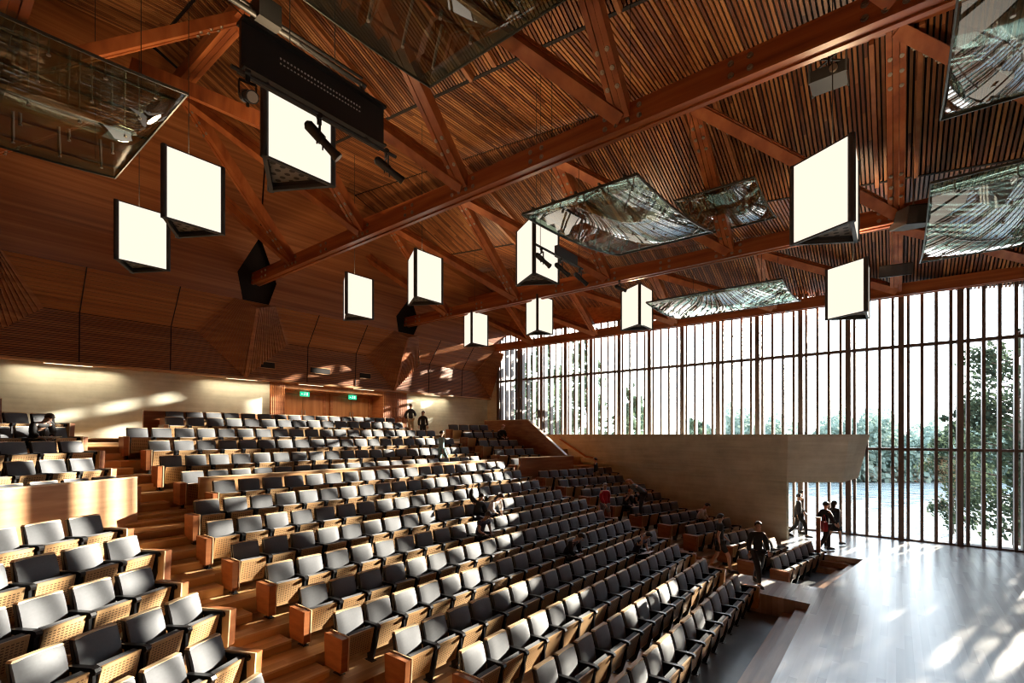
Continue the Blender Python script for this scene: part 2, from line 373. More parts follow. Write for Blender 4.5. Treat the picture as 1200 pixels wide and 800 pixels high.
PARTS = {
 'backrest': back_pad().mesh('backrest', M_FAB), 'back_shell': back_shell().mesh('back_shell', M_SHELL), 'back_edge': back_edge().mesh('back_edge', M_PALE),
 'seat': seat_up().mesh('seat', M_SLOT), 'seat_cushion': cush_up().mesh('seat_cushion', M_CUSH),
 'seat_d': seat_down().mesh('seat', M_SLOT), 'seat_cushion_d': cush_down().mesh('seat_cushion', M_CUSH),
 'armrest_l': arm_rest(-.3025).mesh('armrest', M_LEATH), 'leg_l': arm_leg(-.3025).mesh('leg', M_LEATH),
 'armrest_r': arm_rest(.3025).mesh('armrest', M_LEATH), 'leg_r': arm_leg(.3025).mesh('leg', M_LEATH),
 'end_l': end_panel(-1).mesh('end_panel', M_PANR), 'end_r': end_panel(1).mesh('end_panel', M_PANR),
 'ee_l': end_edge(-1).mesh('end_panel_edge', M_PALE), 'ee_r': end_edge(1).mesh('end_panel_edge', M_PALE)}
ORD = ['','first','second','third','fourth','fifth','sixth','seventh','eighth','ninth','tenth','eleventh','twelfth','thirteenth','fourteenth','fifteenth','sixteenth','seventeenth','eighteenth','nineteenth','twentieth','twenty-first','twenty-second']
SEATS = []
PITCH = .605
def add_row(cx, cyy, z, rz, n, dirn, block, row, first_end, last_end, rowphrase, aisle, group):
    """seats from the aisle outward; dirn = unit vector away from the aisle"""
    for i in range(n):
        x = cx + dirn[0]*PITCH*i; y = cyy + dirn[1]*PITCH*i
        SEATS.append(dict(x=x, y=y, z=z, rz=rz, row=row, block=block, i=i, n=n, fe=first_end and i == 0, le=last_end and i == n-1,
              rp=rowphrase, aisle=aisle, group=group, left_is_first=(dirn[0] > 0)))
for k_ in range(11):
    n = int((x1L[k_]-x0L[k_])/PITCH+.3)
    add_row(x0L[k_]+.26, yL[k_], fz(hL[k_]), 0, n, (1,0), 'C', k_, True, True, f'{ORD[k_+1]} row up from the pit', 'left', 'seats of the lower centre bank')
for k_ in range(6):
    n = int((x1U[k_]-x0U[k_])/PITCH+.3)
    rp = f'{ORD[k_+1]} row above the centre parapet'
    add_row(x0U[k_]+.26, yU[k_], fz(hU[k_]), 0, n, (1,0), 'CU', k_, True, True, rp, 'left', 'seats of the upper centre bank')
aL = math.radians(25.5)
endX_LL = [2.0,2.32,2.24,2.62,2.55,2.7]
for k_, (s_, h_) in enumerate(zip(sLL, hLL)):
    X = endX_LL[k_]; u_ = (X - s_*NL_[0])/UL_[0]; y = u_*UL_[1]+s_*NL_[1]
    add_row(X, y, fz(h_), aL, 7, (-UL_[0],-UL_[1]), 'LL', k_, True, False, f'{ORD[k_+1]} row in front of the sunlit parapet', 'left', 'seats of the lower left bank')
endX_UL = [3.0,2.75,2.75,2.6,2.5]
for k_, (s_, h_) in enumerate(zip(sUL, hUL)):
    X = endX_UL[k_]; u_ = (X - s_*NL_[0])/UL_[0]; y = u_*UL_[1]+s_*NL_[1]
    add_row(X, y, fz(h_), aL, 6, (-UL_[0],-UL_[1]), 'UL', k_, True, False, f'{ORD[k_+1]} row behind the sunlit parapet', 'left', 'seats of the upper left bank')
aR = math.radians(-14)
xeR = [22.4,22.2,22.0,21.6,21.2,20.9,20.6,20.2]
for k_, (s_, h_) in enumerate(zip(sRR, hRR)):
    X = 17.7 if k_ < 6 else 17.4; u_ = (X - s_*MR_[0])/VR_[0]; y = u_*VR_[1]+s_*MR_[1]
    n = int((xeR[k_]-X)/(PITCH*VR_[0]))
    add_row(X, y, fz(h_)+.004, aR, n, VR_, 'R', k_, True, False, f'{ORD[k_+1]} row below the right parapet', 'right', 'seats of the lower right bank')
for k_, (s_, h_) in enumerate(zip(sUR, hUR)):
    X = 17.2; u_ = (X - s_*MR_[0])/VR_[0]; y = u_*VR_[1]+s_*MR_[1]
    add_row(X, y, fz(h_)+.004, aR, 4, VR_, 'UR', k_, True, False, f'{ORD[k_+1]} row above the right parapet', 'right', 'seats of the upper right bank')
aF = math.radians(-9.5)
add_row(16.35, 2.82, 0, aF, 6, (math.cos(aF), math.sin(aF)), 'F', 0, True, False, 'front row of the stage-side group', 'right', 'seats in the pit beside the stage')
add_row(16.9, 3.85, 0, aF, 5, (math.cos(aF), math.sin(aF)), 'F', 1, True, False, 'second row of the stage-side group', 'right', 'seats in the pit beside the stage')
# people sit here: (block, row, nearest x) -> seat down
OCC = []
def nearest(px, py, blocks=None):
    best = None
    for s_ in SEATS:
        if blocks and s_['block'] not in blocks: continue
        p = project(s_['x'], s_['y'], s_['z']+.8)
        if not p: continue
        d = math.hypot(p[0]-px, p[1]-py)
        if best is None or d < best[0]: best = (d, s_)
    best[1]['occ'] = True; return best[1]
SIT = {k: nearest(*v) for k, v in dict(scarf=(30,521,['UL']), bagman=(553,594,['C']), writer=(574,592,['C']), reader=(549,626,['C']), noter=(654,650,['C']),
    phone=(744,645,['C']), booka=(729,588,['R']), bookb=(742,590,['R']), wallman=(812,594,['R']), upper=(584,515,['UR'])).items()}
def pieces(s_):
    d = '_d' if s_.get('occ') else ''
    out = [('backrest','backrest'),('back_shell','back_shell'),('back_edge','back_edge'),('seat','seat'+d),('seat_cushion','seat_cushion'+d),('armrest','armrest_l'),('leg','leg_l')]
    fl = s_['left_is_first']
    lend = (s_['fe'] and fl) or (s_['le'] and not fl); rend = (s_['fe'] and not fl) or (s_['le'] and fl)
    if (s_['i'] == s_['n']-1 and fl) or (s_['i'] == 0 and not fl): out += [('armrest','armrest_r'),('leg','leg_r')]
    if lend: out += [('end_panel','end_l'),('end_panel_edge','ee_l')]
    if rend: out += [('end_panel','end_r'),('end_panel_edge','ee_r')]
    return out, lend or rend
vis = []
for s_ in SEATS:
    p = project(s_['x'], s_['y'], s_['z']+.9); q = project(s_['x'], s_['y'], s_['z']+.3)
    s_['vis'] = bool(p and -45 < p[0] < 1230 and p[1] < 812)
    s_['t'] = p[2] if p else 99
vis = [s_ for s_ in SEATS if s_['vis']]
# rows U-first behind the parapet are almost hidden, so they rank later
vis.sort(key=lambda s_: s_['t'] + (6 if (s_['block'] == 'CU' and s_['row'] == 0) else 0) - (30 if s_.get('occ') else 0))
indiv, rest = vis[:300], vis[300:]
for s_ in indiv:
    ps, hasend = pieces(s_)
    num = ORD[s_['i']+1] if s_['i'] else 'first'
    state = 'lowered' if s_.get('occ') else 'tip-up'
    if s_['block'] == 'F':
        lab = f'grey tip-up seat, {num} from the wooden walkway, {s_["rp"]}'
    else:
        lab = f'grey {state} seat, {num} from the {s_["aisle"]} aisle, {s_["rp"]}'
    s_['obj'] = e = empty('theatre_seat', (s_['x'], s_['y'], s_['z']), s_['rz'], lab, 'seat', s_['group'])
    for nm, key in ps:
        c = bpy.data.objects.new(nm, PARTS[key]); c.parent = e; COL.objects.link(c)
if rest:
    big = MB(); mats = []
    bm = bmesh.new(); keys = []
    for s_ in rest:
        M = Matrix.Translation((s_['x'], s_['y'], s_['z'])) @ Matrix.Rotation(s_['rz'], 4, 'Z')
        for nm, key in pieces(s_)[0]:
            me = PARTS[key]; mt = me.materials[0]
            if mt not in mats: mats.append(mt)
            mi = mats.index(mt)
            big.add([M @ v.co for v in me.vertices], [tuple(p.vertices) for p in me.polygons], mi)
    o = big.build('theatre_seats', mats)
    tag(o, 'far rows of grey tip-up seats too many to count, in the highest and rightmost banks', 'seats', kind='stuff')
print('seats individual', len(indiv), 'rest', len(rest))

# ---------------------------------------------------------------- parapets of the seating
def wall_slab(mb, p, q, z0, z1, th=.12, capmi=1, cap=.03):
    d = Vector((q[0]-p[0], q[1]-p[1], 0)).normalized(); a = Vector((-d.y, d.x, 0))*th/2
    P = Vector((*p,0)); Q = Vector((*q,0))
    pl = [(P+a),(P-a),(Q-a),(Q+a)]
    mb.prism([(v.x,v.y) for v in pl], z0, z1-cap); a2 = a*1.15
    pl = [(P+a2),(P-a2),(Q-a2),(Q+a2)]
    mb.prism([(v.x,v.y) for v in pl], z1-cap, z1, capmi)
def parapet(name, p, q, z0, z1, label, mat=M_PANEL, th=.12):
    d = Vector((q[0]-p[0], q[1]-p[1], 0)).normalized(); a = Vector((-d.y, d.x, 0))*th/2
    e = empty(name, (p[0], p[1], z0), 0, label, 'parapet')
    P = Vector((0,0,0)); Q = Vector((q[0]-p[0], q[1]-p[1], 0))
    b = MB(); b.prism([(v.x,v.y) for v in (P+a,P-a,Q-a,Q+a)], 0, z1-z0-.03); b.build('panel', mat, e)
    a = a*1.2; b = MB(); b.prism([(v.x,v.y) for v in (P+a,P-a,Q-a,Q+a)], z1-z0-.03, z1-z0); b.build('capping', M_PALE, e)
    return e
parapet('parapet', (4.78,13.86), (16.6,13.86), fz(hL[10])-.0, 3.52, 'long low timber parapet between the lower and upper centre seats')
p0 = uv(.4, 10.72, UL_, NL_); uu = (3.38-10.72*NL_[0])/UL_[0]; p1 = uv(uu, 10.72, UL_, NL_)
parapet('parapet', p0, p1, fz(hLL[0]), 3.65, 'sunlit pale timber parapet across the left bank of seats', th=.1)
p0 = uv((16.85-16.6*MR_[0])/VR_[0], 16.55, VR_, MR_); p1 = uv((20.0-16.6*MR_[0])/VR_[0], 16.55, VR_, MR_)
parapet('parapet', p0, p1, fz(hRR[0]), 3.60, 'short reddish timber parapet beside the right aisle stair', M_PANR)
parapet('parapet', (5.18,19.85), (15.5,19.85), fz(hU[5]), 5.42, 'timber back panel behind the topmost centre row of seats', M_PANR)
p0 = uv(2.95, 16.1, UL_, NL_); p1 = uv((1.75-16.1*NL_[0])/UL_[0], 16.1, UL_, NL_)
parapet('parapet', p0, p1, fz(hUL[-1]), 5.58, 'timber back panel behind the upper left bank of seats', M_PANR)
# stair side wall at the right
b = MB(); b.side([(12.45,1.5),(12.45,3.62),(14.66,5.33),(17.6,5.33),(17.6,1.5)], 19.9, 20.05)
e = empty('stair_wall', (0,0,0), 0, 'tall reddish timber side wall with sloping top beside the upper right seats', 'wall panel')
b.build('panel', M_PANR, e)
b = MB(); b.beam((19.975,12.4,3.60),(19.975,14.66,5.35), .2, .04); b.beam((19.975,14.64,5.35),(19.975,17.6,5.35), .2, .04); b.build('capping', M_PALE, e)

# ---------------------------------------------------------------- rear wall, doors
b = MB()
b.box(-4.6, 10.05, YB+.25, YB+.6, 0, ZE+2.5); b.box(17.6, XG+.2, YB+.25, YB+.6, 0, ZE+2.5)
struct(b, 'wall_back', M_CONC)
b = MB(); b.box(10.05, 10.7, YB+.2, YB+1.4, 3.9, ZE+2.5)
for k_ in range(8): b.box(10.07+.08*k_, 10.12+.08*k_, YB+.16, YB+.2, 3.9, ZE+2.5)
for k_ in range(14): b.box(16.0+.115*k_, 16.07+.115*k_, YB+.26, YB+.32, 3.9, ZE+2.5)
b.box(16.0, 17.6, YB+.32, YB+1.4, 3.9, ZE+2.5)
struct(b, 'wall_back_timber', M_PANR)
b = MB(); b.box(10.05, 17.6, YB+1.25, YB+1.4, 3.9, ZE+2.6); b.box(10.7,16,YB+.3,YB+1.3,ZE+2.05,ZE+2.5); struct(b, 'wall_door_recess', M_DOOR)
for n_, (xa, xb) in enumerate(((11.0,13.1),(13.6,15.7))):
    e = empty(f'door_{n_+1}', (xa, YB+1.2, 4.46)); e['kind'] = 'structure'
    b = MB(); b.box(-.12,0,-.06,.06,0,2.1); b.box(xb-xa,xb-xa+.12,-.06,.06,0,2.1); b.box(-.12,xb-xa+.12,-.06,.06,2.05,2.2); b.build('door_frame', M_PANR, e)
    wd = (xb-xa)/2
    for j in range(2):
        b = MB(); b.box(j*wd+.01,(j+1)*wd-.01,-.03,.03,0,2.04); lf = b.build('door_leaf', M_DOOR, e)
        hx = wd-.08 if j == 0 else wd+.08
        b = MB(); b.tube((hx,-.09,.85),(hx,-.09,1.3),.015); b.tube((hx,-.09,.9),(hx,-.02,.9),.01); b.tube((hx,-.09,1.25),(hx,-.02,1.25),.01); b.build('door_handle', M_STEEL, lf)
M_EXIT = emit('exit_sign_green', (.02,.45,.22), 1.2); M_EXW = emit('exit_sign_white', (.8,1,.9), 1.6)
for k_, xx in enumerate((11.9,14.45)):
    e = empty('exit_sign', (xx, YB+.72, ZE+1.78), 0, ('green illuminated exit sign above the left double doors','green illuminated exit sign above the right double doors')[k_], 'sign', 'exit signs over the doors')
    b = MB(); b.box(-.22,.22,-.03,.03,0,.22); b.tube((0,0,.22),(0,0,.32),.012); b.build('casing', M_EXIT, e)
    b = MB(); z = .05                     # running figure, arrow and doorway, in white
    b.box(-.02,.0,-.034,-.03,z+.05,z+.10); b.box(-.025,.005,-.034,-.03,z+.105,z+.13)
    b.add([(-.02,-.034,z+.05),(.0,-.034,z+.05),(-.05,-.034,z),(-.065,-.034,z)],[(0,1,2,3)]); b.add([(-.02,-.034,z+.05),(.0,-.034,z+.05),(.035,-.034,z),(.02,-.034,z)],[(0,1,2,3)])
    b.box(.07,.13,-.034,-.03,z,z+.13); b.box(-.16,-.10,-.034,-.03,z+.05,z+.07)
    b.add([(-.16,-.034,z+.03),(-.16,-.034,z+.09),(-.19,-.034,z+.06)],[(0,1,2)]); b.build('pictogram', M_EXW, e)

# ---------------------------------------------------------------- faceted timber bulkhead over the rear wall
def ceilH(x):                               # profile at Y = 4
    P = [(-4.8,13.0),(1.9,10.85),(5.3,11.1),(9.7,9.07),(12.9,9.12),(17.3,7.55),(20.7,7.62),(24.6,6.02)]
    for (a, ha), (c, hc) in zip(P, P[1:]):
        if x <= c: return ha+(hc-ha)*(x-a)/(c-a)
    return P[-1][1]
RISE = .11
def ceilZ(x, y): return ZE + ceilH(x) + RISE*(y-4)
bk = MB(); slt = MB(); back = MB()
XP = [-4.6, 1.1, 8.9, 16.45, 24.35]
Pf = [(20.98,2.33),(20.9,3.97),(19.95,5.25)]
for a, c in zip(XP, XP[1:]):
    # lower band of fine horizontal slats on a dark backing
    back.add([(a,Pf[0][0]+.06,ZE+Pf[0][1]),(c,Pf[0][0]+.06,ZE+Pf[0][1]),(c,Pf[1][0]+.06,ZE+Pf[1][1]),(a,Pf[1][0]+.06,ZE+Pf[1][1])],[(0,1,2,3)])
    nS = 24
    for i in range(nS):
        f0 = (i+.0)/nS; f1 = (i+.68)/nS
        h0 = Pf[0][1]+(Pf[1][1]-Pf[0][1])*f0; h1 = Pf[0][1]+(Pf[1][1]-Pf[0][1])*f1; y_ = Pf[0][0]-.08*f0
        slt.box(a, c, y_-.0, y_+.05, ZE+h0, ZE+h1)
    nS = 12
    for i in range(nS):
        f0 = i/nS; f1 = (i+.93)/nS
        p = [(Pf[1][0]+(Pf[2][0]-Pf[1][0])*f, ZE+Pf[1][1]+(Pf[2][1]-Pf[1][1])*f) for f in (f0, f1)]
        bk.hexa([(a,p[0][0],p[0][1]),(c,p[0][0],p[0][1]),(c,p[0][0]+.05,p[0][1]+.02),(a,p[0][0]+.05,p[0][1]+.02)],[(a,p[1][0],p[1][1]),(c,p[1][0],p[1][1]),(c,p[1][0]+.05,p[1][1]+.02),(a,p[1][0]+.05,p[1][1]+.02)])
    back.add([(a,Pf[1][0]+.07,ZE+Pf[1][1]),(c,Pf[1][0]+.07,ZE+Pf[1][1]),(c,Pf[2][0]+.07,ZE+Pf[2][1]+.02),(a,Pf[2][0]+.07,ZE+Pf[2][1]+.02)],[(0,1,2,3)])
    # top facet rising to the ridge between two trusses
    y3 = 19.1; q0 = Pf[2]
    def fp(x, f): return (x, q0[0]+(y3-q0[0])*f, (ZE+q0[1])*(1-f)+ceilZ(x,y3)*f)
    bk.add([fp(a+.5,0),fp(c-.5,0),fp(c-.75,.16),fp(c-.03,.42),fp(c-.03,1),fp((a+c)/2,1),fp(a+.03,1),fp(a+.03,.42),fp(a+.75,.16)],[(0,1,2,8),(8,2,3,7),(7,3,4,5,6)])
    back.add([(a-.1,Pf[2][0]+.25,ZE+Pf[2][1]-.1),(c+.1,Pf[2][0]+.25,ZE+Pf[2][1]-.1),(c+.1,y3+.4,ceilZ(c,y3)+.3),(a-.1,y3+.4,ceilZ(a,y3)+.3)],[(0,1,2,3)])
    # slot vents
bkh = struct(bk, 'wall_bulkhead', M_BULK); struct(slt, 'wall_bulkhead_slats', M_BULK); struct(back, 'wall_bulkhead_backing', M_DARK)
# dark joint lines between the boarding panels (thin recessed strips)
jn = MB()
for xx in (-1.5, 3.75, 6.3, 11.6, 14.1, 18.9, 21.6):
    jn.beam((xx, Pf[0][0]-.012, ZE+Pf[0][1]), (xx, Pf[1][0]-.012, ZE+Pf[1][1]), .03, .02, up=(0,1,0))
    jn.beam((xx, Pf[1][0]-.012, ZE+Pf[1][1]), (xx, Pf[2][0]-.012, ZE+Pf[2][1]), .03, .02, up=(0,1,0))
struct(jn, 'trim_1', M_DARK)
# pyramid brackets where the trusses land
brk = MB()
for xb in (1.1, 8.9, 16.45):
    Bp = Vector((xb,20.93,ZE+2.35)); T = Vector((xb,19.85,ZE+5.0))
    for s in (-1, 1):
        Lp = Vector((xb+s*1.8,20.88,ZE+3.97)); TL = Vector((xb+s*.78,19.93,ZE+5.27))
        # ribs following the facet, drawn as slats from the ridge line out to the corner
        n_ = 16
        brk.add([Bp,Lp,TL,T],[(0,1,3),(1,2,3)])
        nrm = ((Lp-Bp).cross(T-Bp)).normalized()
        if nrm.y > 0: nrm = -nrm
        for i in range(1, n_):
            f = i/n_
            a_ = Bp.lerp(Lp, f); c_ = T.lerp(TL, f)
            brk.beam(a_+nrm*.02, c_+nrm*.02, .035, .05, up=nrm)
    brk.beam(Bp+Vector((0,-.03,0)), T+Vector((0,-.03,0)), .12, .06, up=(0,1,0))
struct(brk, 'wall_bracket', M_BULK)
# last half bracket at the glass corner
b = MB(); xb = XG-.05; Bp = Vector((xb,20.9,ZE+2.35)); T = Vector((xb,19.85,ZE+5.2)); Lp = Vector((xb-1.9,20.86,ZE+3.97)); TL = Vector((xb-.9,19.9,ZE+5.25))
b.add([Bp,Lp,TL,T],[(0,1,3),(1,2,3)])
nrm = ((Lp-Bp).cross(T-Bp)).normalized(); nrm = -nrm if nrm.y > 0 else nrm
for i in range(1, 14): b.beam(Bp.lerp(Lp,i/14)+nrm*.02, T.lerp(TL,i/14)+nrm*.02, .04, .05, up=nrm)
struct(b, 'wall_bracket_corner', M_BULK)
# soffit and lower trim of the bulkhead
b = MB(); b.box(-4.6, XG, 20.9, 21.3, ZE+2.28, ZE+2.36); struct(b, 'trim_2', M_PANEL)
M_LIN = emit('linear_lamp_glow', (1,.80,.50), 2.5)
for k_, (xa, xb, lab) in enumerate(((2.9,4.1,'slim linear lamp under the bulkhead above the rear concrete wall at left'),(8.2,9.4,'slim linear lamp under the bulkhead near the left pier'),
        (11.2,12.4,'slim linear lamp under the bulkhead over the left doors'),(14.0,15.2,'slim linear lamp under the bulkhead over the right doors'),(18.6,19.8,'slim linear lamp under the bulkhead above the standing pair'),(-1.6,-.4,'slim linear lamp under the bulkhead outside the left edge'))):
    e = empty('linear_light', ((xa+xb)/2, 20.97, ZE+2.25), 0, lab, 'light', 'linear lamps under the bulkhead')
    b = MB(); b.box(-(xb-xa)/2,(xb-xa)/2,-.03,.03,0,.03); b.build('housing', M_PALE, e)
    b = MB(); b.box(-(xb-xa)/2+.01,(xb-xa)/2-.01,-.02,.02,-.008,0); b.build('diffuser', M_LIN, e)
    al = bpy.data.lights.new('lamp', 'AREA'); al.shape='RECTANGLE'; al.size = 2.6; al.size_y=.05; al.energy = 19; al.color=(1,.84,.60); al.spread = math.radians(150)
    ao = bpy.data.objects.new('lamp', al); ao.parent = e; ao.location = (0,-.05,-.03); ao.rotation_euler = (math.radians(8),0,0); COL.objects.link(ao)
# air slots
for k_, (xx, w_) in enumerate(((9.55,.55),(11.75,.95),(14.35,.6))):
    e = empty('air_grille', (xx, 20.93, ZE+2.82), 0, ('small dark air slot in the bulkhead nearest the left pier','widest dark air slot in the timber bulkhead','small dark air slot in the bulkhead nearest the right pier')[k_], 'vent', 'air slots in the bulkhead')
    b = MB(); b.box(0,w_,-.03,.03,0,.24); b.build('opening', M_DARK, e)
    b = MB(); b.box(-.02,w_+.02,-.045,-.03,-.03,0); b.box(-.02,w_+.02,-.045,-.03,.24,.27); b.build('frame', M_PANEL, e)

# ---------------------------------------------------------------- folded slatted ceiling
cl = MB(); cb_ = MB()
XF = [-4.8,1.9,5.3,9.7,12.9,17.3,20.7,24.6]
Y0, Y1 = -9.0, 19.15
y = Y0
while y < Y1:
    for a, c in zip(XF, XF[1:]):
        ya, yb = y, y+.058; g = .05
        za, zc = ceilZ(a+.001,y), ceilZ(c,y)
        yc = min(Y1, y)
        cl.hexa([(a+g,ya,za),(c-g,ya,zc),(c-g,yb,zc),(a+g,yb,za)],[(a+g,ya,za+.06),(c-g,ya,zc+.06),(c-g,yb,zc+.06),(a+g,yb,za+.06)])
    y += .1
for a, c in zip(XF, XF[1:]):
    cb_.add([(a,Y0,ceilZ(a+.001,Y0)+.10),(c,Y0,ceilZ(c,Y0)+.10),(c,Y1+.5,ceilZ(c,Y1)+.10),(a,Y1+.5,ceilZ(a+.001,Y1)+.10)],[(0,1,2,3)])
struct(cl, 'ceiling', M_SLAT); struct(cb_, 'ceiling_backing', M_DARK)
b = MB()
for a in (1.9, 9.7, 17.3): b.beam((a,Y0,ceilZ(a,Y0)+.02),(a,Y1,ceilZ(a,Y1)+.02), .1, .08)
struct(b, 'trim_3', M_DARK)

# ---------------------------------------------------------------- roof trusses
TX = [1.1, 8.95, 16.6, 23.7]; TH = [6.3, 5.96, 5.63, 5.26]
TOPX = [5.3, 12.9, 20.7]; TOPH = [9.9, 8.6, 7.05]
YN = [-8.4,-4.2,0,4.2,8.5,12.8,17.0,20.3]
bm_ = MB(); bm_.tube((0,0,0),(0,0,.02), .052, .048, 12); bm_.tube((0,0,.02),(0,0,.04), .026, .026, 6)
BOLT = bm_.mesh('bolt', M_STEEL)
def bolt(parent, p, n, r=1.0):
    w_ = Vector(p)+OFF
    q = project(*w_)
    if not q or not (-20 < q[0] < 1220 and -20 < q[1] < 820) or w_.x > 18: return
    o = bpy.data.objects.new('bolt', BOLT); o.parent = parent; o.location = p; o.scale = (r,r,r)
    o.rotation_euler = Vector(n).to_track_quat('Z','Y').to_euler(); COL.objects.link(o)
OFF = Vector((0,0,0))
def truss(k, label):
    X = TX[k]; z0 = ZE+TH[k]; e = empty('roof_truss', (X, 0, z0), 0, label, 'roof truss', 'timber roof trusses')
    ye = 20.3 if k < 3 else 20.6
    global OFF; OFF = Vector((X,0,z0))
    b = MB()
    for j in (-1,0,1):
        d = .0 if j else .03
        b.box(j*.115-.052, j*.115+.052, -9, ye, 0+d, .44-d)
    ch = b.build('bottom_chord', M_BEAM, e)
    for yn in YN:
        for dy in (-.75,-.5,.5,.75) if False else (-.36,-.12,.12,.36):
            for zz in (.12,.32): bolt(ch, (-.167, yn+dy, zz), (-1,0,0))
        for dy in (1.9,2.2):
            for zz in (.12,.32):
                if yn+dy < ye: bolt(ch, (-.167, yn+dy, zz), (-1,0,0))
    def web(p, q, w_=.36, h_=.26):
        b = MB(); P = Vector(p); Q = Vector(q); d = (Q-P).normalized()
        up = Vector((-1,0,1)) if P.x > Q.x else Vector((1,0,1)); a = d.cross(up).normalized(); n_ = a.cross(d)
        if n_.z > 0: n_ = -n_
        for j in (-1,0,1): b.beam(P+a*j*w_/3, Q+a*j*w_/3, w_/3-.012, h_*(1 if j else .86), up=up)
        o = b.build('web', M_BEAMX, e); o.location = (0,0,0)
        for base_, dr in ((P, d), (Q, -d)):
            for t_ in (.55,.85,1.15):
                for s in (-1,1): bolt(o, base_+dr*t_+a*s*w_*.28+n_*h_/2, n_, .87)
    def loc(x, y, z): return (x-X, y, z-z0)
    # webs rising on the near side to the ridge beam
    if k > 0:
        tx, th = TOPX[k-1], ZE+TOPH[k-1]
        for i, yn in enumerate(YN):
            if yn < -5: continue
            rise = .03*(yn)
            web(loc(X-.1, yn, z0+.25), loc(tx+.1, yn, th-.05+.03*yn))
            if i+1 < len(YN)-0: web(loc(X-.1, yn, z0+.25), loc(tx+.1, YN[i+1], th-.1+.03*YN[i+1]))
    if k < 3:
        tx, th = TOPX[k], ZE+TOPH[k]
        for i, yn in enumerate(YN):
            if yn < -5: continue
            web(loc(X+.1, yn, z0+.25), loc(tx-.1, yn, th-.05+.03*yn), .3, .22)
        b = MB()
        for j in (-1,0,1):
            b.beam(loc(tx+j*.12,-9,th+.1-.27), loc(tx+j*.12,20.3,th+.1+.61), .11, .4)
        b.build('ridge_beam', M_BEAM, e)
    return e
truss(0, 'nearest timber roof truss, crossing the top left corner')
truss(1, 'long timber roof truss with bolted joints crossing the middle of the hall')
truss(2, 'darker timber roof truss behind the folded light boxes, second from the glass wall')
truss(3, 'shadowed timber roof truss running along the top of the glass wall')
# ceiling slot trims
n_t = 0
b = MB()
for xa, xc in ((5.5,9.6),(13.1,17.2)):
    for yn in (-4.2,0,4.2,8.5,12.8):
        for s in (-.42,.42):
            b.beam((xa,yn+s,ceilZ(xa,yn)-.1),(xc,yn+s,ceilZ(xc,yn)-.1), .09, .2)
struct(b, 'trim_4', M_PANR)
# diagonal brace in the upper left
b = MB(); e = empty('roof_brace', (4.5,17.7,ZE+10.9), 0, 'heavy timber brace crossing the upper left ceiling above the mesh reflector', 'roof brace')
b.beam((0,0,0),(1.65,-6.5,-3.8), .42, .34); b.build('timber', M_BEAMX, e)

# ---------------------------------------------------------------- side walls (mostly out of view)
b = MB(); b.box(-4.9,-4.6,-12,YB+.6,0,19); struct(b, 'wall_left', M_PANR)
b = MB(); b.box(-4.9,XG+.3,-12.3,-12,0,19); struct(b, 'wall_front', M_PANR)
b = MB(); b.add([(-4.9,-12,ZE+13),(XG+.4,-12,ZE+12),(XG+.4,YB+1.6,ZE+13),(-4.9,YB+1.6,ZE+15)],[(0,1,2,3)]); b.box(-4.9,XG+.3,YB+1.4,YB+1.6,4,19); b.box(XG+.1,XG+.3,-12,YB+1.5,ZE+8.9,19); struct(b, 'wall_roof_void', M_DARK)

# ---------------------------------------------------------------- glass wall
def topZ(y): return ZE + 5.98 + .02*(y-1)  # glass top set low to keep sun off the rear wall
e = empty('window_1', (XG,0,0)); e['kind'] = 'structure'
ZT1, ZT2 = ZE+3.44, ZE-.57
mu = MB(); tk = MB(); pn = MB()
yy = -1.857 - 1.7*5
while yy < 20.6:
    y_ = yy
    tk.box(-.20,.28, y_-.09, y_+.09, .5, topZ(y_))
    for j in range(4):
        yf = yy+.2575+.41*j - .0
        if yf < 20.5: mu.box(-.17,.13, yf-.048, yf+.048, .5, topZ(yf))
    yy += 1.7
mu.build('fin', M_MULL, e); tk.build('mullion', M_MULL, e)
b = MB(); b.box(-.10,.14,-12,20.6,ZT1-.055,ZT1+.055); b.box(-.10,.14,-12,20.6,ZT2-.05,ZT2+.05); b.box(-.12,.3,-12,20.6,.42,.56); b.build('transom', M_MULL, e)
b = MB(); b.add([(.06,-12,.5),(.06,20.6,.5),(.06,20.6,topZ(20.6)),(.06,-12,topZ(-12))],[(0,1,2,3)]); b.build('pane', M_GLASS, e)
b = MB(); b.box(XG-.1,XG+.35,20.35,21.6,0,topZ(21)); struct(b, 'wall_return', M_CONC)
b = MB(); b.hexa([(XG-.06,-12,topZ(-12)),(XG+.1,-12,topZ(-12)),(XG+.1,20.5,topZ(20.5)),(XG-.06,20.5,topZ(20.5))],[(XG-.06,-12,ZE+9),(XG+.1,-12,ZE+9),(XG+.1,20.5,ZE+9),(XG-.06,20.5,ZE+9)]); struct(b, 'wall_right_sun_block', M_BULK)  # solid band added in place of upper glass, blocks high sun

# ---------------------------------------------------------------- concrete gallery at the right
b = MB()
Wp = [(21.6,3.35,-1.86),(22.6,10.46,-1.52),(22.9,15.0,-.9),(23.3,20.9,-.6)]
Tp = [(21.2,3.25),(22.25,10.4),(22.75,15.3),(23.2,20.9)]
for i in range(3):
    (xa,ya,ha),(xb2,yb2,hb) = Wp[i],Wp[i+1]; (ta,tya),(tb,tyb) = Tp[i],Tp[i+1]
    th = .45
    b.hexa([(xa,ya,0),(xb2,yb2,0),(xb2+th,yb2,0),(xa+th,ya,0)],[(xa,ya,ZE+ha),(xb2,yb2,ZE+hb),(xb2+th,yb2,ZE+hb),(xa+th,ya,ZE+ha)])
    b.hexa([(xa,ya,ZE+ha),(xb2,yb2,ZE+hb),(xb2+th,yb2,ZE+hb),(xa+th,ya,ZE+ha)],[(ta,tya,ZE+.01),(tb,tyb,ZE+.01),(tb+.35,tyb,ZE+.01),(ta+.35,tya,ZE+.01)])
